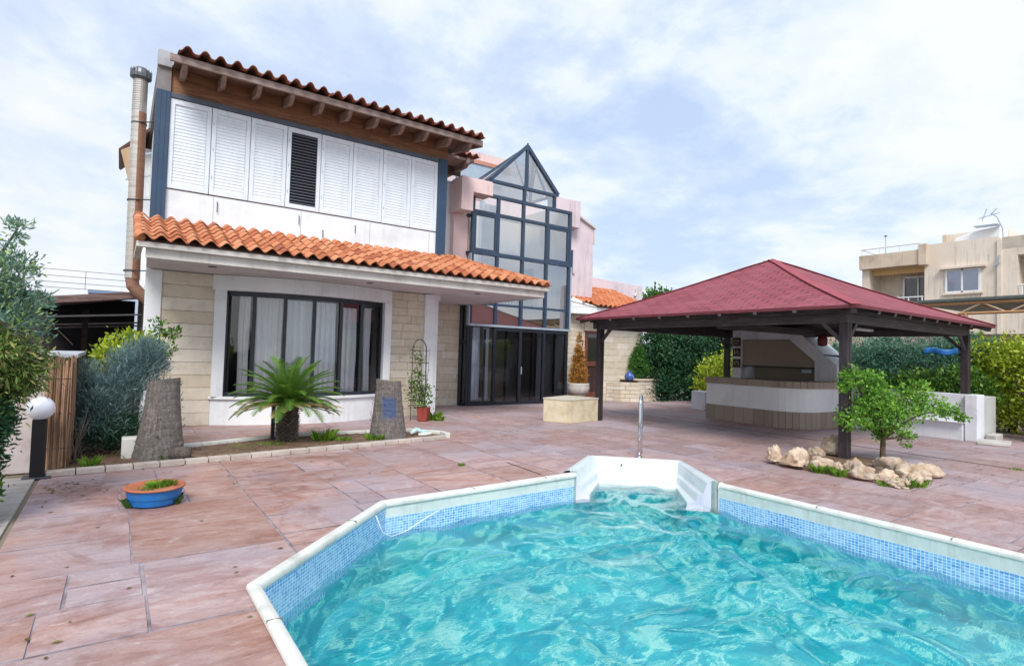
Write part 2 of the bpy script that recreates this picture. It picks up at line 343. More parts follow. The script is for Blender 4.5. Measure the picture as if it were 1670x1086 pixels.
# ---------------------------------------------------------------- world and sun
def world():
    w=bpy.data.worlds.new('World'); SC.world=w; w.use_nodes=True; t=w.node_tree; n=t.nodes; n.clear(); L=t.links.new
    out=n.new('ShaderNodeOutputWorld'); bg=n.new('ShaderNodeBackground'); L(bg.outputs[0],out.inputs[0])
    sky=n.new('ShaderNodeTexSky'); sky.sky_type='NISHITA'; sky.sun_disc=False; sky.sun_elevation=R(48); sky.sun_rotation=R(212); sky.air_density=1.3; sky.dust_density=1.5
    tc=n.new('ShaderNodeTexCoord'); sp=n.new('ShaderNodeSeparateXYZ'); L(tc.outputs['Generated'],sp.inputs[0])
    def mth(op,a,b=None,c=False):
        m=n.new('ShaderNodeMath'); m.operation=op; m.use_clamp=c
        for i,q in enumerate((a,b)):
            if q is None: continue
            if hasattr(q,'is_linked'): L(q,m.inputs[i])
            else: m.inputs[i].default_value=q
        return m.outputs[0]
    z=mth('ADD',mth('MAXIMUM',sp.outputs[2],0),.24)
    cb=n.new('ShaderNodeCombineXYZ'); L(mth('DIVIDE',sp.outputs[0],z),cb.inputs[0]); L(mth('DIVIDE',sp.outputs[1],z),cb.inputs[1]); cb.inputs[2].default_value=SKYSEED
    def nz(scale,det,ro,dist,off=0):
        k=n.new('ShaderNodeTexNoise'); k.inputs['Scale'].default_value=scale; k.inputs['Detail'].default_value=det; k.inputs['Roughness'].default_value=ro; k.inputs['Distortion'].default_value=dist
        v=n.new('ShaderNodeVectorMath'); v.operation='ADD'; v.inputs[1].default_value=(off,off*.7,off*.3); L(cb.outputs[0],v.inputs[0]); L(v.outputs[0],k.inputs['Vector']); return k.outputs[0]
    def rmp(f,st):
        r=n.new('ShaderNodeValToRGB'); e=r.color_ramp.elements
        while len(e)<len(st): e.new(.5)
        for x,(p,c) in zip(e,st): x.position=p; x.color=tuple(c)+(1,) if len(c)==3 else c
        L(f,r.inputs[0]); return r.outputs[0]
    def mx(f,a,b):
        m=n.new('ShaderNodeMix'); m.data_type='RGBA'
        for i,q in ((0,f),(6,a),(7,b)):
            if hasattr(q,'is_linked'): L(q,m.inputs[i])
            else: m.inputs[i].default_value=q
        return m.outputs[2]
    big=nz(.7,4,.5,.2); mid=nz(1.9,9,.6,.25,5); fine=nz(5.5,8,.6,.2,9)
    cloud=mth('ADD',mth('ADD',mth('MULTIPLY',big,.32),mth('MULTIPLY',mid,.52)),mth('MULTIPLY',fine,.18))
    shade=rmp(cloud,[(.42,(.42,.51,.69)),(.48,(.51,.595,.74)),(.52,(.61,.67,.77)),(.58,(.68,.71,.76))])
    # brighter, warmer towards the left horizon
    left=mth('MULTIPLY',mth('ADD',mth('MULTIPLY',sp.outputs[0],-1.2),.75,True),mth('SUBTRACT',1.,mth('MULTIPLY',sp.outputs[2],1.6),True),True)
    shade=mx(mth('MULTIPLY',left,.75),shade,(.69,.685,.69,1))
    skym=n.new('ShaderNodeVectorMath'); skym.operation='SCALE'; skym.inputs['Scale'].default_value=1.0; L(sky.outputs[0],skym.inputs[0])
    cl=n.new('ShaderNodeVectorMath'); cl.operation='SCALE'; cl.inputs['Scale'].default_value=CLOUD; L(shade,cl.inputs[0])
    gap=rmp(cloud,[(.40,(.85,)*3),(.50,(.93,)*3),(.56,(1,)*3)])
    fin=mx(gap,skym.outputs[0],cl.outputs[0]); L(fin,bg.inputs[0]); bg.inputs[1].default_value=.1
SKYSEED=3.7; CLOUD=6.0
world()
sd=bpy.data.lights.new('sun','SUN'); sd.energy=1.45; sd.angle=R(25); sd.color=(1,.96,.9)
so=bpy.data.objects.new('sun',sd); COL.objects.link(so)
el,az=R(48),R(212); d=Vector((math.sin(az)*math.cos(el),math.cos(az)*math.cos(el),math.sin(el)))
so.rotation_euler=d.to_track_quat('Z','Y').to_euler(); so.location=d*30
SC.view_settings.view_transform='Standard'; SC.view_settings.look='None'; SC.view_settings.exposure=1.24; SC.view_settings.gamma=1

# ---------------------------------------------------------------- camera
cd=bpy.data.cameras.new('camera'); co=bpy.data.objects.new('camera',cd); COL.objects.link(co); SC.camera=co
cd.sensor_width=36; cd.lens=919.28/1670*36; cd.clip_end=400; cd.clip_start=.05
yaw,pit,rol=R(34.997),R(2.048),R(1.672)
f=Vector((math.sin(yaw)*math.cos(pit),math.cos(yaw)*math.cos(pit),math.sin(pit))); rt=Vector((math.cos(yaw),-math.sin(yaw),0)); up=rt.cross(f)
r2=rt*math.cos(rol)+up*math.sin(rol); u2=-rt*math.sin(rol)+up*math.cos(rol)
co.matrix_world=Matrix(((r2.x,u2.x,-f.x,0),(r2.y,u2.y,-f.y,0),(r2.z,u2.z,-f.z,1.7),(0,0,0,1)))

# ---------------------------------------------------------------- ground, deck, pool
POOL=[(.82,-5),(.82,4.3),(2.46,5.95),(5.40,6.10),(6.50,7.0),(7.62,5.96),(6.75,4.64),(6.75,-5)]
BED=[(-.56,9.12),(.86,9.24),(3.2,9.53),(5.28,9.79),(5.34,10.05),(4.9,10.62),(3.24,10.83),(2.33,10.78),(1.22,10.4),(.62,10.2),(.6,13.1),(-.56,13.1)]
def inside(p,poly):
    c=False; n=len(poly)
    for i in range(n):
        a,b=poly[i],poly[(i+1)%n]
        if (a[1]>p[1])!=(b[1]>p[1]) and p[0]<(b[0]-a[0])*(p[1]-a[1])/(b[1]-a[1])+a[0]: c=not c
    return c
g=MB(); gg=.05
for x0,x1,y0,y1 in ((-90,-6,-40,160),(25,160,-40,160),(-6,25,18,160),(-6,25,-40,-6)): g.box(x0,x1,y0,y1,-.3,-.012)
g.box(-6,-.7,-6,18,-.3,-.012)
tag(g.build('ground',earth),kind='structure')
def deck():
    X0,X1,Y0,Y1=-.7,25,-6,18
    slabs=[]
    def split(x0,x1,y0,y1):
        w,h=x1-x0,y1-y0; lim=rnd.choice([.5,.8,1.1,1.4,1.7,2.0])
        if w<=lim and h<=lim*.95 and max(w,h)/min(w,h)<3: slabs.append((x0,x1,y0,y1)); return
        if w>h*rnd.uniform(.7,1.2) and w>.7: c=x0+w*rnd.uniform(.33,.67); split(x0,c,y0,y1); split(c,x1,y0,y1)
        elif h>.6: c=y0+h*rnd.uniform(.35,.65); split(x0,x1,y0,c); split(x0,x1,c,y1)
        else: slabs.append((x0,x1,y0,y1))
    x=X0
    for cw in (2.0,2.0,2.6,2.3,2.6,2.4,2.3,2.6,2.4,2.3,2.2):
        split(x,min(x+cw,X1),Y0,Y1); x+=cw
        if x>=X1-.01: break
    verts=[];edges=[];rects=[]
    def ring(pts):
        o=len(verts); verts.extend([Vector(p) for p in pts]); edges.extend([(o+i,o+(i+1)%len(pts)) for i in range(len(pts))])
    ring([(X0,Y0),(X1,Y0),(X1,Y1),(X0,Y1)])
    for s in slabs:
        g_=rnd.choice([.006,.008,.010,.014]); r=(s[0]+g_,s[1]-g_,s[2]+g_,s[3]-g_); rects.append((r,(rnd.random(),rnd.random())))
        j=lambda:rnd.uniform(-.004,.004)
        ring([(r[0]+j(),r[2]+j()),(r[1]+j(),r[2]+j()),(r[1]+j(),r[3]+j()),(r[0]+j(),r[3]+j())])
    ring(POOL)
    vo,eo,fo,_,_,_=delaunay_2d_cdt(verts,edges,[],0,1e-5)
    m=MB(); n0=len(vo); m.v=[(p.x,p.y,-.009) for p in vo]; per={}
    for fc in fo:
        cx=sum(vo[i].x for i in fc)/len(fc); cy=sum(vo[i].y for i in fc)/len(fc)
        if inside((cx,cy),POOL): continue
        hit=None
        for si,(r,q) in enumerate(rects):
            if r[0]-.002<cx<r[1]+.002 and r[2]-.002<cy<r[3]+.002: hit=si; break
        if hit is None: m.f.append(tuple(fc)); m.c.append((.5,.5,1))
        else: per.setdefault(hit,[]).append(tuple(fc))
    for si,fs in per.items():
        q=rects[si][1]; mp={}; ec={}
        for f_ in fs:
            for i in f_:
                if i not in mp: mp[i]=len(m.v); m.v.append((vo[i].x,vo[i].y,0.0))
            m.f.append(tuple(mp[i] for i in f_)); m.c.append((q[0],q[1],0))
            for a_,b_ in zip(f_,f_[1:]+f_[:1]): ec[(a_,b_)]=1
        for (a_,b_) in list(ec):
            if (b_,a_) not in ec: m.f.append((a_,b_,mp[b_],mp[a_])); m.c.append((.5,.5,1))
    tag(m.build('pool_deck',deckm,origin=(0,0,0)),kind='structure')
deck()
# strip of ribbed pale paving at the left edge
m=MB(); 
y=-5.
while y<9.05: m.box(-2.6,-.74,y,y+.058,-.01,.012,(rnd.uniform(.75,1),)*3); y+=.064
tag(m.build('path',M('ribbed_paving','#b9b3ae','#a29c96',4,.9,.3,40,.006,dirt='#7d756c',dirtamt=.5,dirtscale=3,col=.7),bevel=.006),kind='structure')
# dark expansion joint across the terrace
m=MB(); m.beam((12.66,8.9,.003),(12.24,-3,.003),.035,.004); m.beam((12.66,8.9,.003),(12.6,15,.003),.03,.003); m.beam((5.05,7.25,.003),(4.98,6.3,.003),.02,.004)
tag(m.build('expansion_joint',M('joint_filler','#3a3436','#4a4446',4,.9,.2)),kind='structure')
# planting bed
m=MB(); m.prism(BED,.004,.05); 
bed=m.build('flower_bed',soilm); tag(bed,'bare brown soil bed with stumps and palm edged by pale pavers','flower bed'); bed['kind']='structure'
def curb(path,name,w,parent=None,h=.07,step=.28,mat=curbm):
    m=MB()
    for (a,b) in zip(path,path[1:]):
        a=Vector(a);b=Vector(b);L=(b-a).length;n=max(1,round(L/step));d=(b-a)/n
        for i in range(n):
            p=a+d*i;q=a+d*(i+1);g_=(q-p).normalized()*.006; c=rnd.uniform(.82,1.05)
            m.beam((p.x+g_.x,p.y+g_.y,h/2),(q.x-g_.x,q.y-g_.y,h/2+rnd.uniform(-.003,.003)),w,h,col=(c,c*.99,c*.97))
    return m.build(name,mat,parent,bevel=.008)
tag(curb([(-.66,9.08),(.86,9.2),(3.2,9.49),(5.3,9.75)],'paver_edging',.14),'row of small pale pavers edging the front of the soil bed','edging')
tag(curb([(5.4,9.8),(5.42,10.1),(4.95,10.68),(3.24,10.89),(2.33,10.84),(1.2,10.46),(.66,10.3)],'bed_kerb',.10,h=.1,step=.9,mat=copingm),'low white concrete kerb along the house side of the bed','kerb')
m=MB(); m.box(.12,.42,9.72,9.98,.02,.33); tag(m.build('kerb_block',copingm,bevel=.012),'short whitish concrete block beside the taller left palm stump','concrete block')
m=MB(); m.box(.36,.46,9.98,10.02,.05,.98); tag(m.build('white_board',white2,bevel=.004),'narrow white board standing just behind the left palm stump','board')

# pool
pool=thing('swimming_pool','octagonal in-ground pool with white coping and blue mosaic waterline','swimming pool',(3.8,2,0))
inner=[(.90,-4.92),(.90,4.27),(2.49,5.87),(5.36,6.02)]; innerR=[(6.67,4.60),(6.67,-4.92)]
def wallstrip(path,z0,z1,name,mat,par):
    m=MB(); m.uv=[]; L=0
    for a,b in zip(path,path[1:]):
        l=math.dist(a,b); m.add([(*a,z0),(*b,z0),(*b,z1),(*a,z1)],[(0,1,2,3)]); m.uv+=[(L,z0),(L+l,z0),(L+l,z1),(L,z1)]; L+=l
    return m.build(name,mat,par)
wallstrip(inner[:3],-.5,-.02,'mosaic_band',mosaicm,pool)
wallstrip(inner[2:],-.14,-.02,'white_band',linerwhite,pool); wallstrip(inner[2:],-.5,-.14,'mosaic_band',mosaicm,pool)
wallstrip(innerR,-.14,-.02,'white_band',linerwhite,pool); wallstrip(innerR,-.5,-.14,'mosaic_band',mosaicm,pool)
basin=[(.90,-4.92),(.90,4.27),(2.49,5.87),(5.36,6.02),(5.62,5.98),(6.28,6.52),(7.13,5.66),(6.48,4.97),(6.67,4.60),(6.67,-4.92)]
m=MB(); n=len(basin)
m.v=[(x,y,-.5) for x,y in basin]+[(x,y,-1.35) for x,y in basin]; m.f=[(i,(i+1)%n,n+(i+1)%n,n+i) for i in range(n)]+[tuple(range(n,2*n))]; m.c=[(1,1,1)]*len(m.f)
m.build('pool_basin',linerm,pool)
def sweep(path,prof,name,mat,par,gap=0):   # prof: (outward,z)
    m=MB(); P=[Vector(p) for p in path]; k=len(prof); rows=[]
    for i,p in enumerate(P):
        ns=[]
        if i>0: d=(P[i]-P[i-1]).normalized(); ns.append(Vector((-d.y,d.x)))
        if i<len(P)-1: d=(P[i+1]-P[i]).normalized(); ns.append(Vector((-d.y,d.x)))
        nn=sum(ns,Vector((0,0))).normalized(); sc=1/max(.4,nn.dot(ns[0]))
        m.v+= [(p.x+nn.x*o*sc,p.y+nn.y*o*sc,z) for o,z in prof]
    for i in range(len(P)-1):
        for j in range(k): m.f.append((i*k+j,i*k+(j+1)%k,(i+1)*k+(j+1)%k,(i+1)*k+j)); m.c.append((1,1,1))
    m.f.append(tuple(range(k))); m.f.append(tuple((len(P)-1)*k+j for j in range(k))); m.c+=[(1,1,1)]*2
    return m.build(name,mat,par,bevel=.012,smooth=False)
prof=[(.068,.002),(.068,.028),(.055,.04),(.015,.045),(-.02,.035),(-.028,.01),(-.03,-.02),(0,-.03)]
def seg(a,b,n):
    a=Vector(a);b=Vector(b);return [tuple(a+(b-a)*i/n) for i in range(n)]
cp=[(.88,-5),(.88,4.28),(2.48,5.88),(5.40,6.03)]
for a,b in zip(cp,cp[1:]):
    L=math.dist(a,b)
sweep(cp,prof,'coping',copingm,pool)
sweep([(6.69,4.60),(6.69,-5)],prof,'coping',copingm,pool)
groutm=M('coping_joint_grout','#807d76','#6f6c66',4,.9,0)
for a,b in list(zip(cp,cp[1:]))+[((6.69,4.60),(6.69,-5))]:
    a=Vector(a);b=Vector(b);L=(b-a).length;n=int(L/1.25)
    for i in range(1,n+1):
        p=a+(b-a)*(i/(n+.5)); nn=Vector((-(b-a).y,(b-a).x)).normalized()
        q=[p-nn*.028,p+nn*.066]; m=MB(); m.beam((*q[0],.036),(*q[1],.036),.004,.02); m.build('coping_joint',groutm,pool)
# corner step niche
rings=[([(5.33,6.24),(6.52,7.04),(7.66,5.98),(6.77,4.60)],.003),([(5.35,6.22),(6.53,7.01),(7.62,5.97),(6.75,4.64)],.035),([(5.40,6.18),(6.55,6.95),(7.56,5.95),(6.71,4.70)],.045),([(5.44,6.13),(6.56,6.87),(7.49,5.92),(6.66,4.78)],.01),
 ([(5.46,6.09),(6.54,6.81),(7.43,5.88),(6.63,4.82)],-.14),([(5.50,6.05),(6.50,6.70),(7.33,5.81),(6.60,4.88)],-.16),([(5.52,6.03),(6.46,6.66),(7.29,5.78),(6.58,4.90)],-.26),([(5.62,5.98),(6.30,6.50),(7.10,5.64),(6.50,4.98)],-.275),([(5.63,5.96),(6.27,6.48),(7.08,5.66),(6.49,4.99)],-.55)]
m=MB()
for i,(rg,z) in enumerate(rings): m.v+=[(x,y,z) for x,y in rg]
for i in range(len(rings)-1):
    for j in range(3): m.f.append((i*4+j,i*4+j+1,(i+1)*4+j+1,(i+1)*4+j)); m.c.append((1,1,1))
m.build('corner_steps',nichem,pool,bevel=.02)
agedm=M('aged_joint','#8c9a98','#a9b4b0',9,.6,.4,60,.004)
for (x,y) in ((5.37,6.06),(6.69,4.68)): m=MB(); m.box(x-.035,x+.035,y-.035,y+.035,-.62,.06); m.build('corner_joint',agedm,pool,bevel=.01)
for a,b in (((6.83,6.53,-.06),(6.80,6.50,-.06)),((7.42,5.75,-.06),(7.39,5.74,-.06))): m=MB(); m.tube([a,b],.013,10); m.build('step_fitting',darkframe,pool)
m=MB()   # white floor line / hose on tiles
m.tube([(2.28,5.62,-.02),(2.35,5.6,-.2),(2.5,5.72,-.3),(2.7,5.80,-.3),(2.95,5.83,-.2),(3.2,5.86,-.12)],.006,6); m.build('hose_line',white2,pool,smooth=True)
# water
def water():
    x0,x1,y0,y1=.9,6.67,-1.2,6.02; st=.032
    xs=np.arange(.7,7.3,st); ys=np.arange(-1.2,6.7,st); Xg,Yg=np.meshgrid(xs,ys)
    rs=np.random.RandomState(3); Z=np.zeros_like(Xg)
    wx=Xg+.16*np.sin(1.7*Yg+.8*Xg)+.10*np.sin(3.1*Xg-1.3*Yg+1)+.05*np.sin(6.3*Yg+2.1*Xg); wy=Yg+.16*np.sin(1.9*Xg-.7*Yg+2)+.10*np.sin(3.7*Yg+.6*Xg)+.05*np.sin(5.9*Xg-1.1*Yg)
    for k in range(34):
        lam=rs.choice([1.1,.8,.6,.45,.34,.26,.19,.14]); th=R(-55)+rs.normal(0,.75); kk=2*math.pi/lam
        Z+= .0064*lam**1.1*np.sin(kk*(wx*math.cos(th)+wy*math.sin(th))+rs.uniform(0,6.28))
    Z=Z+np.abs(Z)*.35
    ny,nx=Xg.shape; idx=np.arange(nx*ny).reshape(ny,nx)
    poly=[(.9,-1.3),(.9,4.27),(2.49,5.87),(5.36,6.02),(5.63,5.94),(6.16,6.40),(7.02,5.54),(6.47,5.02),(6.67,4.6),(6.67,-1.3)]
    m=MB(); F=[]
    poly2=[(.88,-1.3),(.88,4.30),(2.47,5.90),(5.40,6.05),(5.63,6.0),(6.29,6.53),(7.14,5.66),(6.50,4.99),(6.69,4.6),(6.69,-1.3)]
    for j in range(ny-1):
        for i in range(nx-1):
            if inside((xs[i]+st/2,ys[j]+st/2),poly2): F.append((idx[j,i],idx[j,i+1],idx[j+1,i+1],idx[j+1,i]))
    used=sorted(set(a for f_ in F for a in f_)); mp={a:i for i,a in enumerate(used)}
    m.v=[]
    for a in used: 
        j,i=divmod(a,nx); m.v.append((float(Xg[j,i]),float(Yg[j,i]),-.33+float(Z[j,i])))
    m.f=[tuple(mp[a] for a in f_) for f_ in F]; m.c=[(1,1,1)]*len(m.f)
    tag(m.build('water',waterm,smooth=True,origin=(0,0,-.33)),kind='structure')
water()
# handrail
rl=thing('pool_handrail','curved stainless steel grab rail beside the pool steps','handrail',(7.34,6.66,0))
m=MB(); m.tube([(7.34+q*.80,6.62+q*.60,z) for q,z in ((0,.02),(.01,.5),(.02,.88),(.05,.96),(.12,1.01),(.22,1.01),(.29,.96),(.32,.88),(.33,.5),(.33,.02))],.027,12); m.build('rail',chrome,rl,smooth=True)
m=MB(); m.lathe([(.06,0),(.06,.008),(.035,.022),(.026,.024)],(7.34,6.62,.003),20); m.build('base_flange',chrome,rl,smooth=True)

# ================================================================ VILLA
villa=thing('villa','two-storey villa with louvred upper shutters, terracotta canopy and tall glass tower','house',(5,13.4,0))
def part(m,name,mat,par=None,**k): return m.build(name,mat,par or villa,**k)
def coursed(x0,x1,y,z0,z1,courses,lens,name,par=None,mat=stonem,depth=.08,gap=.007,face='y',seed=1):
    rr=random.Random(seed); m=MB(); ch=(z1-z0)/courses
    for k in range(courses):
        x=x0; za=z0+k*ch
        while x<x1-.01:
            l=rr.uniform(*lens); xe=x+l
            if x1-xe<lens[0]*.5: xe=x1
            c=(rr.random(),)*3; d=rr.uniform(0,.006)
            if face=='y': m.box(x+gap/2,xe-gap/2,y-depth-d,y,za+gap/2,za+ch-gap/2,c)
            else: m.box(y-depth-d,y,x+gap/2,xe-gap/2,za+gap/2,za+ch-gap/2,c)
            x=xe
    o=m.build(name,mat,par or villa,bevel=.006)
    b=MB()
    if face=='y': b.box(x0,x1,y-depth+.012,y+.12,z0,z1)
    else: b.box(y-depth+.012,y+.12,x0,x1,z0,z1)
    b.build('mortar_bed',mortar,o)
    return o
coolwhite=M('cool_white_render','#e6edf2','#dce4ea',1.5,.85,.12,60,.004,dirt='#aab0b2',dirtamt=.35,dirtscale=.9,streak=.15)
# main masses
m=MB(); m.box(.50,7.05,13.46,20,3.05,6.8); m.box(.60,7.0,14.0,20,0,.02); part(m,'upper_storey',white)
m=MB(); m.box(.47,.50,13.5,20,0,3.05); m.box(6.9,7.02,13.5,15.8,0,3.05); m.box(.5,6.9,16.6,16.7,0,3.05); part(m,'lower_storey',white)
coursed(.70,1.66,13.48,0,3.17,12,(.9,1.9),'stone_wall',seed=3)
coursed(5.60,6.56,13.48,0,3.17,16,(.3,.7),'stone_wall',seed=4)
coursed(7.02,8.95,15.78,0,3.17,13,(.5,1.2),'stone_wall',seed=5)
m=MB(); m.box(.42,.70,13.36,13.62,0,3.17); part(m,'white_pillar',white,bevel=.01)
m=MB(); m.box(6.55,6.83,13.32,13.6,0,3.17); part(m,'white_pillar',white,bevel=.01)
# bow window: arc from x 1.66..5.6
def bow(x,d=0): # y of the bow front at x
    u=(x-3.63)/1.97; return 13.40-.52*(1-u*u)+d
def arcwall(x0,x1,z0,z1,th,name,mat,d=0,par=None,n=24,bevel=.006):
    m=MB(); xs=[x0+(x1-x0)*i/n for i in range(n+1)]
    poly=[(x,bow(x,d)) for x in xs]+[(x,max(bow(x,d)+th,bow(x,d)+.02)) for x in reversed(xs)]
    k=len(poly); m.v=[(x,y,z0) for x,y in poly]+[(x,y,z1) for x,y in poly]
    for i in range(n):
        a,b,c_,d_=i,i+1,k-2-i,k-1-i
        m.f.append((a,d_,c_,b)); m.f.append((k+a,k+b,k+c_,k+d_)); m.f.append((a,b,k+b,k+a)); m.f.append((d_,k+d_,k+c_,c_))
    m.f.append((0,k,k+k-1,k-1)); m.f.append((n,n+1,k+n+1,k+n)); m.c=[(1,1,1)]*len(m.f)
    return m.build(name,mat,par or villa,bevel=bevel)
arcwall(1.66,5.60,0,.55,.35,'window_apron',white,d=0)
arcwall(1.62,5.66,.55,.60,.40,'window_sill',white,d=-.06)
arcwall(1.62,5.66,2.86,3.18,.35,'window_lintel',white,d=-.03)
win=MB(); win.box(1.655,1.88,13.28,13.7,.6,2.86); o=part(win,'window_surround',white,bevel=.008)
win=MB(); win.box(5.42,5.605,13.26,13.7,.6,2.86); part(win,'window_surround',white,bevel=.008)
bw=arcwall(1.88,5.42,.60,.68,.07,'bow_window',darkframe,d=.12)
arcwall(1.88,5.42,2.76,2.86,.07,'head_frame',darkframe,d=.12,par=bw)
xs=[1.90,2.41,3.02,3.64,4.27,4.81,5.40]
for i,x in enumerate(xs):
    y=bow(x,.15); m=MB(); m.box(x-.035,x+.035,y-.035,y+.04,.68,2.76); m.build('mullion',darkframe,bw)
for a,b in zip(xs,xs[1:]):
    ya,yb=bow(a,.16),bow(b,.16); m=MB(); m.add([(a+.035,ya,.68),(b-.035,yb,.68),(b-.035,yb,2.76),(a+.035,ya,2.76)],[(0,1,2,3)]); m.build('pane',glass_clear,bw)
def curtain(x0,x1,y,z0,z1,amp,freq,name,mat,par,seed=0,yf=None,n=None):
    rr=random.Random(seed); ph=[rr.uniform(0,6) for _ in range(4)]; m=MB(); n=n or int((x1-x0)*freq*10)
    def fn(u,v):
        x=x0+(x1-x0)*u; base=yf(x) if yf else y
        q=math.sin(x*freq*6.28+ph[0]+1.3*math.sin(x*3+ph[1]))+.45*math.sin(x*freq*14+ph[2]+v*1.5)
        return (x+.01*math.sin(v*6+x*9),base+amp*q*(.75+.25*(1-v)),z0+(z1-z0)*v)
    m.grid(fn,n,5); return m.build(name,mat,par,smooth=True)
yf=lambda x: bow(x,.27)
curtain(2.16,2.36,0,.62,2.78,.03,8,'curtain',curtainm,bw,1,yf); curtain(2.47,3.0,0,.62,2.76,.035,7.5,'curtain',curtainm,bw,2,yf)
curtain(3.03,3.62,0,.62,2.74,.035,7,'curtain',curtainm,bw,3,yf); curtain(3.66,4.18,0,.62,2.74,.035,8,'curtain',curtainm,bw,4,yf)
curtain(4.3,4.72,0,.62,2.66,.04,7,'curtain',curtainm,bw,5,yf); curtain(4.93,5.13,0,.62,2.7,.03,8,'curtain',curtainm,bw,6,yf)
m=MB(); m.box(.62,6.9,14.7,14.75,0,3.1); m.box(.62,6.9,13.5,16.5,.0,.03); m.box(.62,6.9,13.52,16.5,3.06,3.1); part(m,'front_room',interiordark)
# canopy
cano=MB(); cano.prism([(.36,11.66),(9.10,11.66),(9.10,15.36),(8.95,15.70),(7.0,15.70),(7.0,13.46),(.42,13.46)],3.19,3.30); canopy=part(cano,'canopy_slab',soffitm)
m=MB(); m.box(.34,9.12,11.60,11.66,3.17,3.34); m.box(9.10,9.16,11.66,15.3,3.17,3.34); m.build('fascia_board',fasciam,canopy,bevel=.006)
m=MB(); m.box(.20,9.22,11.50,11.60,3.335,3.43); m.box(9.16,9.25,11.60,15.3,3.335,3.43); m.box(.20,.30,11.6,13.4,3.335,3.43); m.build('gutter_board',fasciam,canopy,bevel=.008)
for x,y in ((1.44,12.16),(4.62,12.25),(7.5,12.3)):
    m=MB(); m.lathe([(.075,0),(.075,.012),(.03,.02)],(x,y,3.178),20); m.build('downlight',darkframe,canopy)
m=MB(); m.box(.95,1.25,12.3,12.5,3.184,3.19); m.build('soffit_patch',fasciam,canopy)
m=MB(); m.tube([(1.9,12.9,3.18),(3.0,12.45,3.18),(4.2,12.5,3.18),(5.4,12.9,3.18)],.012,6); m.build('soffit_cable',fasciam,canopy)
def tiles(P,U,V,nu,nv,pitch,rowlen,name,mat,par,keep=None,seed=1,thick=.016,amp=.046,jit=1.,cap=False):
    """barrel tiles: P eave corner, U along eave, V up slope"""
    rr=random.Random(seed); m=MB(); P=Vector(P);U=Vector(U).normalized();V=Vector(V).normalized();N=U.cross(V).normalized()
    K=10
    for j in range(nv):
        for i in range(nu):
            ce=P+U*((i+.5)*pitch)+V*((j+.5)*rowlen)
            if keep and not keep(ce): continue
            c=(min(1,max(0,rr.gauss(.5,.28))),0,0); dx=rr.uniform(-.008,.008)*jit; dz=rr.uniform(0,.008)*jit; tw=rr.uniform(-.006,.006)*jit
            y0=j*rowlen-.035; y1=(j+1)*rowlen+.02; vs=[]
            for e,(yy,lift) in enumerate(((y0,.030),(y1,0.0))):
                for k in range(K+1):
                    u=k/K; s=u*pitch*1.04; h=(amp*math.cos(u*2*math.pi-math.pi*.8)+amp) if not cap else 2.1*amp*max(0,math.sin(math.pi*(u-.18)/.64) if .18<u<.82 else 0)**.7
                    for th in (0,thick):
                        vs.append(P+U*(i*pitch+s+dx+tw*e)+V*yy+N*(h+lift+dz+th))
            fs=[]; st=(K+1)*2
            for k in range(K):
                a=k*2; b=a+2
                fs.append((a+1,b+1,st+b+1,st+a+1)); fs.append((a,st+a,st+b,b)); fs.append((a,b,b+1,a+1)); fs.append((st+a,st+a+1,st+b+1,st+b))
            fs.append((0,1,st+1,st)); fs.append((2*K,st+2*K,st+2*K+1,2*K+1))
            m.add(vs,fs,c)
    return m.build(name,mat,par)
sl=Vector((0,1.95,.74)).normalized()
rf=MB(); rf.add([(.24,11.55,3.43),(9.2,11.55,3.43),(7.25,13.5,4.14),(.24,13.5,4.14),(9.2,15.34,3.43),(7.25,15.5,4.14)],[(0,1,2,3),(1,4,5,2)]); rf.add([(.24,11.55,3.35),(.24,13.5,3.35),(.24,13.5,4.14),(.24,11.55,3.43)],[(0,1,2,3)]); canroof=part(rf,'canopy_roof',fasciam)
ct=tiles((.19,11.47,3.44),(1,0,0),sl,35,7,.2575,.30,'roof_tiles',tilem,canroof,keep=lambda c:c.x+c.y*1.0<20.72,seed=5)
tiles((9.27,11.6,3.44),(0,1,0),Vector((-1.95,0,.74)),15,7,.2575,.30,'roof_tiles',tilem,canroof,keep=lambda c:c.x+c.y>20.65,seed=6)
m=MB()
for i in range(9):
    a=Vector((9.2,11.5,3.52)).lerp(Vector((7.2,13.5,4.26)),i/9); b=Vector((9.2,11.5,3.52)).lerp(Vector((7.2,13.5,4.26)),(i+1.12)/9)
    m.tube([a,b],[.085,.07],10,col=(rnd.random(),0,0))
m.build('hip_tiles',tilem,canroof,smooth=True)
m=MB()
for i in range(7):
    a=Vector((.24,11.5,3.50)).lerp(Vector((.24,13.45,4.24)),i/7); b=Vector((.24,11.5,3.50)).lerp(Vector((.24,13.45,4.24)),(i+1.1)/7)
    m.tube([a,b],[.09,.075],10,col=(rnd.random(),0,0))
m.build('verge_tiles',tilem,canroof,smooth=True)
m=MB(); m.box(.50,7.04,13.36,13.46,3.9,4.17); part(m,'wall_upstand',white,bevel=.006)
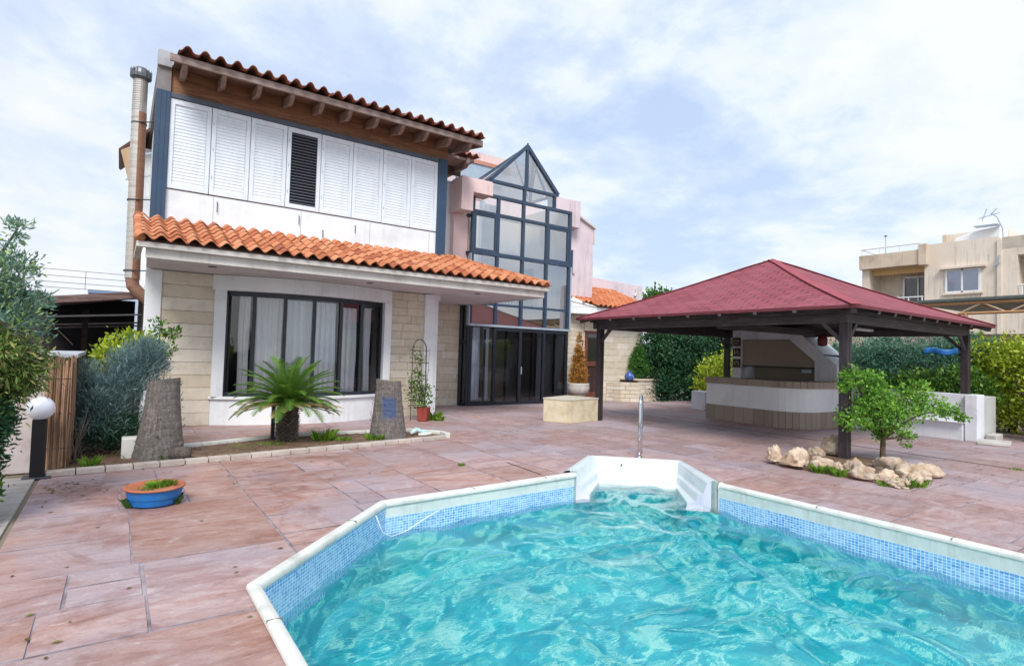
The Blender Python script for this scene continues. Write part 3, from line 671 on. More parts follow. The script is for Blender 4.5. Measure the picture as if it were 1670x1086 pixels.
# upper wall apron, joints, corner posts
m=MB(); m.box(.66,6.82,13.40,13.46,4.18,4.84); part(m,'apron_wall',coolwhite,bevel=.003)
jm=M('thin_panel_joint','#8d8d92','#77777c',4,.9,0)  # grey colour of the joint lines between wall panels
for x in (1.55,3.35,5.0,6.62):
    m=MB(); m.box(x-.002,x+.002,13.393,13.40,4.22,4.82); part(m,'panel_joint',jm)
for x,z0,z1 in ((1.62,4.5,4.72),(3.3,4.5,4.7),(4.62,4.5,4.68),(3.85,4.28,4.45)):
    m=MB(); m.tube([(x,13.36,z0),(x,13.36,z1)],.009,6); m.tube([(x,13.36,z1),(x,13.40,z1)],.009,6); part(m,'drain_pin',darkframe)
for x0,x1 in ((.43,.68),(6.81,7.07)):
    m=MB(); m.box(x0,x1,13.33,13.6,4.17,6.82); m.box(x0+.07,x0+.09,13.322,13.33,4.17,6.82); m.box(x1-.09,x1-.07,13.322,13.33,4.17,6.82); part(m,'corner_post',navy,bevel=.008)
m=MB(); m.box(.68,6.81,13.35,13.6,6.72,6.82); part(m,'head_beam',M('grey_blue_beam','#56606e','#48525f',2,.6,.1),bevel=.006)
# shutters
sb=MB(); sb.box(.68,6.81,13.44,13.47,4.84,6.72); part(sb,'shutter_backing',interiordark)
SX=[.68+i*(6.13/8) for i in range(9)]
for i in range(8):
    x0,x1=SX[i]+.006,SX[i+1]-.006; dark=(i==3)
    m=MB(); y0,y1=13.375,13.42
    for a,b,c,d_ in ((x0,x0+.085,4.86,6.71),(x1-.085,x1,4.86,6.71),(x0+.085,x1-.085,4.86,4.96),(x0+.085,x1-.085,6.60,6.71)): m.box(a,b,y0,y1,c,d_)
    s=part(m,'shutter',shutterm,bevel=.004)
    if dark: s['label']='shutter with its louvres tilted open and dark behind'
    sm=MB(); n=24; 
    for k in range(n):
        z=4.965+(6.595-4.965)*(k+.5)/n; w=.084 if dark else .0745
        an=R(18) if dark else R(82); dy=math.cos(an)*w/2; dz=math.sin(an)*w/2
        sm.beam((x0+.088,13.405,z),(x1-.088,13.405,z),w,.008,up=(0,-math.sin(an),math.cos(an)))
    sm.build('slats',M('open_slat_paint','#8f9bab','#7c8898',3,.5,.05) if dark else shutterm,s)
    if i in (1,3,4,6):
        for zz in (5.2,5.8,6.35): h=MB(); h.box(x0+.03,x0+.042,13.366,13.375,zz,zz+.06); h.build('hinge',silver,s)
# timber eaves of the upper roof
m=MB(); m.box(.68,7.12,13.42,13.5,6.82,7.40); part(m,'timber_band',woodband,bevel=.006)
m=MB(); m.box(.43,.68,13.36,20,6.82,7.30); part(m,'corner_block',M('grey_end_block','#8e8a8c','#78716f',3,.85,.3,40,.008,dirt='#5d4f47'),bevel=.008)
m=MB(); m.prism_x([(13.30,7.30),(13.62,7.30),(13.62,7.66),(13.30,7.62)],.43,.68); part(m,'corner_cap',M('grey_cap_render','#b4b6bc','#a3a4a8',3,.9,.2,dirt='#7c7672'),bevel=.008)
sl2=Vector((0,1,.18)).normalized()
rfm=MB(); a0=(12.62,7.20)
rfm.prism_x([(12.62,7.19),(12.62,7.24),(19,7.24+6.38*.18),(19,7.19+6.38*.18)],.69,7.66); roof=part(rfm,'upper_roof',wood_mat('roof_boarding','#4d3b32','#6b5346','#857063','x'))
m=MB(); m.box(.60,7.68,12.56,12.62,7.13,7.27); m.build('eave_board',fasciawood,roof,bevel=.006)
m=MB(); m.prism_x([(12.62,7.12),(12.62,7.27),(18,7.27+5.38*.18),(18,7.12+5.38*.18)],7.66,7.72); m.build('verge_board',fasciawood,roof,bevel=.006)
NR=10
for i in range(NR):
    x=.92+i*(6.35/(NR-1)) if i<NR else 7.5
    x=[.86,1.55,2.22,2.88,3.52,4.15,4.8,5.45,6.1,6.75,7.35][i] if i<11 else x
    m=MB(); c=0
    prof=[(12.60,7.19),(12.58,7.13),(12.66,7.04),(12.78,6.97),(12.92,6.98),(13.0,7.02),(13.45,7.10),(13.45,7.27)]
    m.prism_x(prof,x-.045,x+.045); m.build('rafter',rafterm,roof,bevel=.008)
m=MB(); m.prism_x([(12.60,7.19),(12.58,7.13),(12.66,7.04),(12.78,6.97),(12.92,6.98),(13.0,7.02),(13.45,7.10),(13.45,7.27)],7.3,7.39); m.build('rafter',rafterm,roof,bevel=.008)
tiles((.74,12.47,7.265),(1,0,0),sl2,24,3,.289,.34,'roof_tiles',tilered,roof,seed=9,amp=.052,jit=2.2,cap=True)
# return eave on the right side and clerestory
m=MB(); m.box(7.07,8.40,14.2,15.6,7.28,7.36); re=part(m,'return_eave',fasciawood,bevel=.01)
m=MB(); m.prism_x([(14.15,7.36),(14.15,7.2),(14.3,7.1),(15.5,7.1),(15.5,7.36)],8.12,8.23); m.build('rafter',rafterm,re,bevel=.01)
m=MB(); m.box(7.1,8.35,14.9,15.0,7.04,7.28); m.build('eave_beam',wood_mat('dark_beam','#2f2621','#463a33','#5e5048','x'),re)
tiles((7.85,14.1,7.37),(1,0,0),(0,1,.2),3,3,.22,.3,'roof_tiles',tilered,re,seed=12)
m=MB(); m.box(7.02,8.72,15.72,16,3.05,7.02); part(m,'stair_wall',white)
m=MB(); m.box(7.9,8.66,15.6,15.66,7.04,7.66); cl=part(m,'clerestory_window',glass_clear); m=MB()
m.box(7.9,8.68,15.58,15.68,7.0,7.05); m.box(8.62,8.68,15.58,15.68,7.05,7.7); m.build('frame',silver,cl)
# pink blocks of the tower
m=MB(); m.box(8.44,8.86,14.95,15.8,6.06,7.08); m.box(8.86,9.58,14.95,15.5,6.66,7.08); part(m,'pink_cornice',pink,bevel=.008)
m=MB(); m.box(8.50,9.02,15.5,16.1,3.3,6.06); part(m,'pink_pier',pink,bevel=.006)
m=MB(); m.box(8.46,9.56,14.97,15.6,7.08,7.11); part(m,'cornice_cap',lilac)
m=MB(); m.box(13.22,13.60,15.30,16.4,6.30,7.28); m.box(12.45,13.22,15.34,15.8,6.84,7.28); part(m,'pink_cornice',lilac,bevel=.008)
m=MB(); m.prism_y([(13.25,3.2),(14.56,3.2),(14.56,6.5),(13.6,6.9),(13.25,6.9)],15.62,20); part(m,'pink_gable_wall',lilac,bevel=.005)
m=MB(); m.beam((13.6,15.58,6.90),(14.62,15.58,6.49),.10,.07); m.beam((14.58,15.6,6.45),(14.56,15.6,5.9),.07,.07); part(m,'gable_coping',fasciam)
m=MB(); m.box(13.30,13.52,15.57,15.62,4.72,5.52); sw=part(m,'slit_window',navy); m=MB(); m.box(13.52,13.62,15.55,15.62,4.68,5.56); m.build('reveal',lilac,sw)
m=MB(); m.box(9.6,14.6,19,19.3,7,9.62); part(m,'rear_parapet',pink); m=MB(); m.box(9.6,12.5,18.9,19,8.4,9.1); part(m,'rear_glazing',silver); m=MB(); m.box(9.5,12.9,18.85,18.92,9.1,9.25); part(m,'rear_lintel',M('salmon_trim','#c48f7d','#b58170',2,.9)); m=MB(); m.box(8.5,9.6,17.5,17.8,7.0,8.2); part(m,'stair_parapet',pink)
# glass tower
tw=thing
TY=15.35
m=MB(); m.box(9.06,13.2,TY+.0,TY+.08,3.22,3.30); tower=part(m,'glass_tower',blueframe)
VX=[9.11,10.07,11.09,12.12,13.16]
def bar(x0,x1,z0,z1,name='transom',mat=blueframe,par=None,d=.0): m=MB(); m.box(x0,x1,TY-.04-d,TY+.07,z0,z1); return m.build(name,mat,par or tower,bevel=.004)
for i,x in enumerate(VX): bar(x-.045,x+.045,2.58,6.78 if i in(0,4) else (6.78 if i!=2 else 6.78),'mullion',blueframe,d=.004)
for z0,z1 in ((4.83,4.95),(6.15,6.25),(6.74,6.84)): bar(9.06,13.2,z0,z1)
bar(9.04,13.22,2.53,2.60,'silver_rail',silver,d=.03); bar(9.02,9.06,2.53,4.83,'silver_rail',silver,d=.03); bar(13.19,13.24,2.53,4.83,'silver_rail',silver,d=.03)
bar(9.70,12.48,7.24,7.34); 
for x in (9.62,11.11,12.42): bar(x-.04,x+.04,6.84,7.24,'mullion',d=.003)
# casement frames inside outer bays
for a,b in ((9.155,10.025),(12.165,13.115)):
    m=MB()
    for q in ((a,a+.07,4.95,6.15),(b-.07,b,4.95,6.15),(a+.07,b-.07,4.95,5.02),(a+.07,b-.07,6.08,6.15)): m.box(q[0],q[1],TY-.025,TY+.05,q[2],q[3])
    m.build('casement_frame',blueframe,tower)
def pane(x0,x1,z0,z1,mat=glass_tower,par=None,y=TY+.02): m=MB(); m.add([(x0,y,z0),(x1,y,z0),(x1,y,z1),(x0,y,z1)],[(0,1,2,3)]); return m.build('pane',mat,par or tower)
for a,b in zip(VX,VX[1:]):
    pane(a+.045,b-.045,2.60,3.22); pane(a+.045,b-.045,3.30,4.83); pane(a+.045,b-.045,4.95,6.15); pane(a+.045,b-.045,6.25,6.74)
pane(9.66,11.07,6.84,7.24); pane(11.15,12.38,6.84,7.24)
# pyramid roof with gable front: base 9.72..12.55, apex (11.18, TY, 8.74)
gl,gr,ap,zb=9.72,12.56,(11.18,TY+.02,8.76),7.33
pyr=MB(); pyr.beam((gl,TY,zb),ap,.12,.10,up=(0,-1,0)); pyr.beam((gr,TY,zb),ap,.12,.10,up=(0,-1,0)); pyr.beam((11.18,TY,zb),ap,.09,.08,up=(0,-1,0)); 
yb=17.0; bl=(gl,yb,zb+.05); br=(gr,yb,zb+.05)
for q in ((gl,TY+.01,zb),(gl,TY+.55,zb),(gl,TY+1.1,zb),bl,(gr,TY+.6,zb),br): pyr.beam(q,ap,.05,.05)
pyr.beam((gl,TY,zb),bl,.08,.08); pyr.beam((gr,TY,zb),br,.08,.08); pyr.beam(bl,br,.08,.08); pyr.beam(br,(gl+.9,TY,zb+.9),.04,.04)
pyr.tube([(11.18,TY,8.74),(11.18,TY,8.86)],.03,8)
pf=pyr.build('glass_pyramid',blueframe,tower)
m=MB(); m.add([(gl,TY+.03,zb),(11.18,TY+.03,zb),ap],[(0,1,2)]); m.build('pane',glass_tower,pf)
m=MB(); m.add([(11.18,TY+.03,zb),(gr,TY+.03,zb),ap],[(0,1,2)]); m.build('pane',glass_tower,pf)
skyglass=glass_mat('roof_glass_blue',(.45,.62,.78,1),.35)
m=MB(); m.add([(gl,TY,zb),bl,ap],[(0,1,2)]); m.build('pane',skyglass,pf)
m=MB(); m.add([(gr,TY,zb),br,ap],[(0,1,2)]); m.build('pane',skyglass,pf)
m=MB(); m.add([bl,br,ap],[(0,1,2)]); m.build('pane',skyglass,pf)
# left return of the tower
m=MB(); m.box(9.02,9.12,TY-.02,TY+.08,0,2.53); m.box(8.93,9.0,15.62,15.78,0,6.06); m.box(8.96,9.08,TY+.08,15.7,6.0,6.1); m.box(8.96,9.08,TY+.08,15.7,4.8,4.9); m.box(8.96,9.08,TY+.08,15.7,1.95,2.05); m.box(8.96,9.1,TY+.08,15.7,0,.1); part(m,'side_window_frame',darkframe)
m=MB(); m.add([(9.03,TY+.08,.1),(9.03,15.7,.1),(9.03,15.7,6),(9.03,TY+.08,6)],[(0,1,2,3)]); part(m,'side_pane',glass_clear)
# lower glazed doors
dr=MB(); 
for x,w in ((9.15,.10),(10.06,.09),(11.09,.10),(12.10,.09),(13.12,.10)): dr.box(x-w/2,x+w/2,TY-.035,TY+.07,.0,2.53)
dr.box(9.2,10.0,TY-.03,TY+.06,0,.14); dr.box(10.1,13.07,TY-.03,TY+.06,0,.10); dr.box(10.1,13.07,TY-.03,TY+.06,2.42,2.53)
doors=part(dr,'sliding_doors',darkframe)
for x in (9.72,10.55,11.62,12.62): m=MB(); m.box(x-.03,x+.03,TY+.03,TY+.09,.1,2.45); m.build('inner_stile',darkframe,doors)
for a,b in ((9.2,10.01),(10.11,11.04),(11.14,12.05),(12.15,13.07)): pane(a,b,.1,2.45,glass_clear if a==9.2 else glass_dark,doors)
curtain(9.22,9.66,15.62,.16,2.5,.035,8,'curtain',curtainwhite,doors,11); curtain(9.78,10.0,15.6,.16,2.5,.03,8,'curtain',curtainwhite,doors,12); curtain(12.25,12.45,15.9,.1,2.5,.03,8,'curtain',curtainm,doors,13)
m=MB(); m.box(11.12,11.15,TY-.06,TY-.035,1.0,1.25); m.build('door_handle',silver,doors)
# tower interior
m=MB(); m.box(9.1,13.2,18.6,18.7,0,7.2); m.box(13.2,13.25,15.45,18.6,0,7.2); m.box(9.0,9.04,15.8,18.6,0,7.2); m.box(9.1,13.2,15.45,18.6,.01,.03); part(m,'hall_walls',interior)
m=MB(); m.box(9.1,13.2,16.9,18.6,3.15,3.4); m.box(9.1,13.2,15.50,15.62,2.62,3.14); part(m,'mezzanine_slab',beige)
m=MB(); m.tube([(9.2,16.95,4.3),(13.15,16.95,4.3)],.025,6)
x=9.3
while x<13.1: m.tube([(x,16.95,3.4),(x,16.95,4.3)],.012,5); x+=.14
for x in (11.2,11.75,12.3): m.tube([(x,16.93,3.45),(x+.5,16.93,4.25)],.015,5); m.tube([(x+.5,16.93,3.45),(x,16.93,4.25)],.015,5)
part(m,'hall_railing',blueframe)
m=MB(); m.box(11.35,12.05,18.5,18.6,3.4,5.6); m.box(9.5,9.65,16.2,16.35,3.4,7); m.box(10.4,10.55,17,17.1,3.4,7.1); part(m,'hall_door',curtainm)
curtain(9.85,10.5,16.0,3.5,6.7,.04,5,'curtain',curtainm,tower,14); curtain(12.3,13.1,16.0,3.4,6.2,.04,6,'curtain',curtainm,tower,15)
m=MB(); m.box(9.3,12.9,16.0,16.05,6.25,6.35); m.box(9.2,12.6,16.6,16.65,5.2,5.26); part(m,'curtain_rail',curtainm)
m=MB(); m.box(10.3,10.9,17.6,18.2,.03,.9); m.box(11.2,12.0,17.8,18.3,.03,.95); m.box(10.2,12.2,18.5,18.58,1.2,1.9); part(m,'hall_furniture',beige,bevel=.02)
# entrance wing on the right
coursed(13.25,14.28,15.72,0,3.2,20,(.25,.6),'stone_wall',seed=21)
coursed(15.10,17.28,15.60,0,3.2,13,(.5,1.1),'stone_wall',seed=22)
m=MB(); m.box(13.2,15.05,15.45,16,.0,.12); part(m,'door_step',curbm,bevel=.01)
dm=wood_mat('red_brown_door','#4a2a22','#6b3c30','#84503f','z',.5)
m=MB()
for q in ((14.28,14.36,.12,2.62),(15.0,15.08,.12,2.62),(14.36,15.0,2.52,2.62),(14.36,15.0,1.30,1.48),(14.36,15.0,.12,.34)): m.box(q[0],q[1],15.56,15.66,q[2],q[3])
ed=part(m,'entrance_door',dm,bevel=.006)
pane(14.36,15.0,1.48,2.52,glass_dark,ed,15.62); m=MB(); m.box(14.36,15.0,15.60,15.64,.34,1.30); m.build('door_panel',wood_mat('dark_door_panel','#2b1c1a','#3a2623','#4b322d','z',.5),ed,bevel=.01)
m=MB(); m.box(14.28,15.1,15.68,15.8,.12,3.2); m.box(14.2,15.2,15.55,15.78,2.62,3.2); part(m,'door_surround',stonem)
m=MB(); m.box(14.3,15.1,16.6,16.7,0,3.2); part(m,'lobby_wall',interiordark)
m=MB(); m.prism([(14.15,14.98),(17.35,14.98),(17.35,15.6),(13.25,15.6),(13.25,15.45)],3.2,3.26); wc=part(m,'wing_soffit',white)
m=MB(); m.box(14.12,17.4,14.93,15.0,3.2,3.45); m.beam((14.14,14.97,3.32),(13.25,15.45,3.32),.05,.24); m.build('fascia_board',white,wc,bevel=.006)
m=MB(); m.add([(14.14,14.93,3.44),(13.25,15.42,3.44),(13.25,15.42,3.86)],[(0,1,2)]); m.build('gable_fascia',white,wc)
m=MB(); m.add([(14.14,14.9,3.44),(17.4,14.9,3.44),(17.4,17.5,4.46),(13.25,17.5,4.46),(13.25,15.38,3.66)],[(0,1,2,3,4)]); wr=part(m,'wing_roof',fasciam)
tiles((13.2,14.84,3.46),(1,0,0),(0,2.6,1.02),18,9,.235,.31,'roof_tiles',tilenew,wr,seed=31,keep=lambda c:c.y>15.48-(c.x-13.2)*.55)
m=MB(); m.prism_y([(13.2,3.2),(19.4,3.2),(19.4,4.9),(15.2,5.03),(13.2,5.05)],17.5,18.5); part(m,'wing_parapet',lilac,bevel=.01)
m=MB(); m.tube([(18.95,17.45,4.75),(18.95,17.45,4.55),(18.85,17.44,4.4)],.05,8); part(m,'roof_outlet',fasciam)
m=MB(); m.box(17.28,17.34,15.6,17.5,0,3.3); m.box(13.2,17.3,17.2,17.3,0,3.3); part(m,'wing_wall',stonem)
m=MB(); m.box(8.76,8.84,15.66,15.69,.85,.97); part(m,'socket',white2)
# left rear roof part
m=MB(); m.add([(-.12,16.2,6.22),(-.12,18.8,6.4),(.52,18.8,7.1),(.52,16.2,6.92)],[(0,1,2,3)]); m.build('rear_eave',wood_mat('brown_eave_boards','#3e2a22','#5a4034','#6d5145','y'),villa,solid=.06)
m=MB(); m.prism_y([(-.12,6.22),(.05,6.35),(.16,5.4),(.10,5.36)],16.15,16.22); part(m,'eave_bracket',wood_mat('pale_bracket','#a98b6c','#bd9f80','#cfb496','z'))
m=MB(); m.beam((.50,16.2,5.75),(.0,16.2,5.35+.2),.03,.03); m.beam((.5,16.2,6.3),(.0,16.2,6.1),.04,.04); part(m,'eave_strut',silver)
m=MB(); m.box(.28,.5,16.6,20,3,6.5); part(m,'rear_wall',white)
# flue
fl=thing('flue_pipe','tall spiral metal flue pipe with round cowl strapped to the left of the house','flue',(.2,13.9,2.7))
m=MB(); m.tube([(.20,13.9,3.0),(.17,13.9,6.45)],.13,20); 
for k in range(26): m.tube([(.20-.03*k/26,13.9,3.05+k*.13),(.20-.03*k/26,13.9,3.062+k*.13)],.134,20)
m.build('pipe',steel,fl,smooth=False)
m=MB()
pts=[]
for k in range(30): pass
m.grid(lambda u,v:(.20-.03*v+.138*math.cos(R(-92+120*u)),13.9+.138*math.sin(R(-92+120*u)),2.98+3.45*v),6,20); m.build('copper_strip',copper,fl)
m=MB(); m.tube([(.17,13.9,6.45),(.17,13.9,7.12)],.125,20)
for k in range(14): m.tube([(.17,13.9,6.47+k*.047),(.17,13.9,6.485+k*.047)],.132,20)
m.build('upper_pipe',steel,fl)
m=MB(); m.lathe([(.13,0),(.18,.05),(.185,.12),(.17,.2),(.10,.26),(.02,.28)],(.17,13.9,7.1),20)
for k in range(16):
    a=k*math.pi/8; m.box(.17+.186*math.cos(a)-.006,.17+.186*math.cos(a)+.006,13.9+.186*math.sin(a)-.006,13.9+.186*math.sin(a)+.006,7.14,7.32)
m.build('cowl',M('dark_cowl','#5b5f66','#7a7d82',8,.4,.2,40,.003,metal=.6),fl,smooth=False)
m=MB(); m.tube([(.20,13.9,3.0),(.22,13.9,2.85),(.34,13.9,2.70),(.50,13.9,2.58)],.120,16); m.build('elbow',M('brown_elbow','#7d5a4a','#93705e',7,.6,.3,30,.004),fl)
for z in (6.2,4.6,3.15): m=MB(); m.tube([(.19,13.76,z),(.5,13.55,z)],.012,6); m.tube([(.18,13.9,z-.012),(.18,13.9,z+.012)],.142,20); m.build('bracket',darkframe,fl)

# ================================================================ vegetation helpers
def leaves(name,mat,par,blobs,n,size,seed=0,clump=26,spread=.16,asp=.45,surf=.45,up=.3,origin=None,needle=False,outw=.5,ragged=.0):
    """blobs: list of (centre, radii, weight). Leaf-sized folded faces in clumps through the crown volume."""
    r=np.random.RandomState(seed); W=np.array([b[2] for b in blobs],float); W/=W.sum(); nc=max(4,n//clump)
    bi=r.choice(len(blobs),nc,p=W); C=np.array([b[0] for b in blobs],float)[bi]; RR=np.array([b[1] for b in blobs],float)[bi]
    d=r.normal(size=(nc,3)); d/=np.linalg.norm(d,axis=1)[:,None]; rad=r.uniform(0,1,nc)**surf
    if ragged: rad=rad*(1+ragged*np.sin(d[:,0]*5+bi)+ragged*np.sin(d[:,2]*7+d[:,1]*4))
    cc=C+d*RR*rad[:,None]; k=r.randint(0,nc,n); P=cc[k]+r.normal(size=(n,3))*spread*RR[k].mean(1)[:,None]*np.array([1,1,.8])
    out=P-C[k]; out/=np.linalg.norm(out,axis=1)[:,None]+1e-6
    A=out*outw+r.normal(size=(n,3))*.6+np.array([0,0,up]); A/=np.linalg.norm(A,axis=1)[:,None]
    B=np.cross(A,r.normal(size=(n,3))); B/=np.linalg.norm(B,axis=1)[:,None]; Nn=np.cross(A,B)
    s=size*r.uniform(.6,1.35,n)[:,None]; w=s*asp
    mid=P+A*s*.5-Nn*s*.10
    V=np.stack([P,mid+B*w*.5+Nn*s*.08,P+A*s,mid-B*w*.5+Nn*s*.08],1).reshape(-1,3)
    o=np.array(origin if origin is not None else blobs[0][0],float); V=V-o
    me=bpy.data.meshes.new(name); me.vertices.add(4*n); me.vertices.foreach_set('co',V.astype('f').ravel())
    me.loops.add(4*n); me.loops.foreach_set('vertex_index',np.arange(4*n,dtype='i')); me.polygons.add(n)
    me.polygons.foreach_set('loop_start',np.arange(0,4*n,4,dtype='i')); me.polygons.foreach_set('loop_total',np.full(n,4,dtype='i'))
    cl=r.uniform(0,1,nc)[k]*.55+r.uniform(0,1,n)*.45; c2=r.uniform(0,1,n)
    colr=np.stack([cl,c2,c2,np.ones(n)],1); colr=np.repeat(colr,4,axis=0)
    ca=me.color_attributes.new('Col','FLOAT_COLOR','CORNER'); ca.data.foreach_set('color',colr.astype('f').ravel())
    me.materials.append(mat); me.update(calc_edges=True)
    ob=bpy.data.objects.new(name,me); COL.objects.link(ob); place(ob,tuple(o),par); return ob
def limb(m,a,b,r0,r1,bend=.1,seed=0,n=7,sides=8):
    rr=random.Random(seed); a=Vector(a);b=Vector(b); L=(b-a).length; o1=Vector([rr.uniform(-1,1) for _ in range(3)])*bend*L
    pts=[a.lerp(b,i/(n-1))+o1*math.sin(math.pi*i/(n-1)) for i in range(n)]; c=rr.uniform(.75,1.05)
    m.tube(pts,[r0+(r1-r0)*i/(n-1) for i in range(n)],sides,col=(c,c,c)); return pts
def branches(m,base,tips,r0,r1,seed=0,sub=3,spr=.3):
    rr=random.Random(seed)
    for i,t_ in enumerate(tips):
        pts=limb(m,base,t_,r0,r1,.12,seed+i)
        for k in range(sub):
            p=pts[rr.randint(2,5)]; q=p+Vector((rr.uniform(-1,1),rr.uniform(-1,1),rr.uniform(.1,1)))*spr*(Vector(t_)-Vector(base)).length
            limb(m,p,q,r1*1.3,r1*.4,.1,seed*7+i*5+k,5,5)
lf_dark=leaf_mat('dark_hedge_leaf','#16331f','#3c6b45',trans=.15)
lf_blue=leaf_mat('blue_juniper_leaf','#3f5a5e','#8ba7a6',trans=.1,rough=.7)
lf_green=leaf_mat('citrus_leaf','#2f6a22','#86bb48','#a9cf5a')
lf_yel=leaf_mat('yellow_green_leaf','#5c7a1c','#b9c93c','#cfd65a')
lf_mid=leaf_mat('mid_green_leaf','#24441c','#5b8a33','#8fae4a')
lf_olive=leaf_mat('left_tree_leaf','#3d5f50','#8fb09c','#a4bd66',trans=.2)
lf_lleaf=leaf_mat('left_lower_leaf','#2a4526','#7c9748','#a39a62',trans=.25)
lf_fern=leaf_mat('feathery_leaf','#24493f','#6a9c80',trans=.2)
lf_dry=leaf_mat('dry_conifer_leaf','#8a5a24','#c4924a','#a87838',trans=.1)
lf_box=leaf_mat('topiary_leaf','#23501f','#5f9440',trans=.2)
lf_grass=leaf_mat('grass_blade','#44701e','#8fb243')

# ---------------- pergola
pg=thing('pergola','square dark timber pergola with pyramid roof of red shingles over the terrace','pergola',(13.3,7.8,0))
for x,y in ((10.42,4.72),(10.52,10.92),(16.15,4.68),(16.15,10.92)):
    m=MB(); m.box(x-.075,x-.010,y-.075,y+.075,0,2.42); m.box(x+.010,x+.075,y-.075,y+.075,0,2.42); m.box(x-.02,x+.02,y-.06,y+.06,0,2.40); m.build('post',darkwood,pg,bevel=.006)
m=MB(); m.box(10.30,16.30,4.64,4.76,2.40,2.56); m.build('beam',darkwoodx,pg,bevel=.006)
m=MB(); m.box(10.30,16.30,10.86,10.98,2.40,2.56); m.build('beam',darkwoodx,pg,bevel=.006)
m=MB(); m.box(10.36,10.48,4.762,10.858,2.40,2.56); m.build('beam',darkwoody,pg,bevel=.006)
m=MB(); m.box(16.09,16.21,4.762,10.858,2.40,2.56); m.build('beam',darkwoody,pg,bevel=.006)
for q in ((10.22,16.38,4.60,4.72),(10.22,16.38,10.90,11.02)): m=MB(); m.box(*q,2.563,2.70); m.build('wall_plate',darkwoodx,pg,bevel=.005)
for q in ((10.30,10.42,4.723,10.897),(16.15,16.27,4.723,10.897)): m=MB(); m.box(*q,2.563,2.70); m.build('wall_plate',darkwoody,pg,bevel=.005)
for (x,y,sx,sy) in ((10.42,4.72,1,1),(10.5,10.92,1,-1),(16.15,4.68,-1,1),(16.15,10.92,-1,-1)):
    m=MB(); m.beam((x+.06*sx,y,2.08),(x+.40*sx,y,2.42),.05,.07); m.build('brace',darkwoodx,pg)
    m=MB(); m.beam((x,y+.06*sy,2.08),(x,y+.40*sy,2.42),.05,.07); m.build('brace',darkwoody,pg)
EX0,EX1,EY0,EY1,EZ=9.82,16.70,4.28,11.12,2.66; AP=(13.33,7.80,4.22)
def roofpt(P,Q,u,v):  # concave flare
    e=Vector(P).lerp(Vector(Q),u); p=e.lerp(Vector(AP),v); p.z-= .045*math.sin(math.pi*min(1,v*1.15)); return p
m=MB(); m.uv=[]
cor=[(EX0,EY0,EZ),(EX1,EY0,EZ),(EX1,EY1,EZ),(EX0,EY1,EZ)]
for i in range(4):
    P,Q=cor[i],cor[(i+1)%4]; L=math.dist(P,Q); H=(Vector(P).lerp(Vector(Q),.5)-Vector(AP)).length; nv=24
    o=len(m.v)
    for j in range(nv+1):
        v=j/nv
        for u in (0,.25,.5,.75,1.): m.v.append(tuple(roofpt(P,Q,u,v)))
    for j in range(nv):
        for k in range(4):
            f_=(o+j*5+k,o+j*5+k+1,o+(j+1)*5+k+1,o+(j+1)*5+k); m.f.append(f_); m.c.append((1,1,1))
# per-loop uv handled below
me=bpy.data.meshes.new('shingle_roof'); og=Vector((13.33,7.8,2.66)); me.from_pydata([tuple(Vector(p)-og) for p in m.v],[],m.f)
ul=me.uv_layers.new(name='UVMap')
for pi,poly in enumerate(me.polygons):
    side=pi//(24*4); P=Vector(cor[side]);Q=Vector(cor[(side+1)%4]); dr_=(Q-P).normalized()
    for li in poly.loop_indices:
        p=me.vertices[me.loops[li].vertex_index].co+og; e=P.lerp(Q,.5); inn=Vector((AP[0],AP[1],0))-Vector((e.x,e.y,0)); inn=inn-dr_*inn.dot(dr_); inn.normalize()
        ul.data[li].uv=((p-P).dot(dr_),(p-P).dot(inn)*1.09+side*.7)
me.materials.append(shinglem); rob=bpy.data.objects.new('shingle_roof',me); COL.objects.link(rob); place(rob,tuple(og),pg); sm_=rob.modifiers.new('s','SOLIDIFY'); sm_.thickness=.035; sm_.offset=-1
m=MB()
for i in range(4):
    pts=[Vector(roofpt(cor[i],cor[(i+1)%4],0,k/16)) for k in range(17)]
    for a,b in zip(pts,pts[1:]): m.beam(a+Vector((0,0,.008)),b+Vector((0,0,.008)),.17,.012)
m.build('hip_capping',M('hip_shingle','#8e3c47','#a14e58',9,.85,.6,120,.006),rob)
m=MB()
for i in range(4):
    P=Vector(cor[i]);Q=Vector(cor[(i+1)%4]); m.beam(P+Vector((0,0,-.03)),Q+Vector((0,0,-.03)),.02,.05)
m.build('drip_edge',M('red_drip_edge','#6f3038','#5c262e',5,.7,.1),rob)
pale=M('pale_rafter_end','#8a8580','#a39d97',6,.8,.3,60,.004)
def raf(a,b,col=darkwoody):
    m=MB(); m.beam(a,b,.075,.12); o=m.build('rafter',col,pg,bevel=.006)
    a=Vector(a);b=Vector(b); d_=(a-b).normalized(); e=MB(); e.beam(a+d_*.001,a+d_*.012,.07,.11); e.build('rafter_end',pale,o)
for k in range(9):
    y=4.6+k*.77
    if y<11.0:
        l=min(1.2,y-EY0-.3,EY1-y-.3)
        if l>.2: raf((9.93,y,2.625),(9.93+l,y,2.625+l*.385),darkwoodx)
for k in range(10):
    x=10.3+k*.66
    l=min(1.18,x-EX0-.35,EX1-x-.35)
    if l>.2: raf((x,4.40,2.625),(x,4.40+l,2.625+l*.37),darkwoody)
for i in range(4): 
    c=Vector(cor[i]); c2=c.lerp(Vector(AP),.02); m=MB(); m.beam(c2+Vector((0,0,-.11)),Vector(AP)+Vector((0,0,-.30)),.09,.12); m.build('hip_rafter',darkwoodx,pg)
m=MB(); m.box(11.2,15.4,7.75,7.87,2.40,2.56); m.build('tie_beam',darkwoodx,pg)
m=MB()
for i in range(4):
    P,Q=cor[i],cor[(i+1)%4]; m.grid(lambda u,v:tuple(roofpt(P,Q,u,v)+Vector((0,0,-.042))),4,16)
m.build('roof_boarding',wood_mat('dark_boarding','#2b2322','#3d3230','#4d403c','x'),pg)
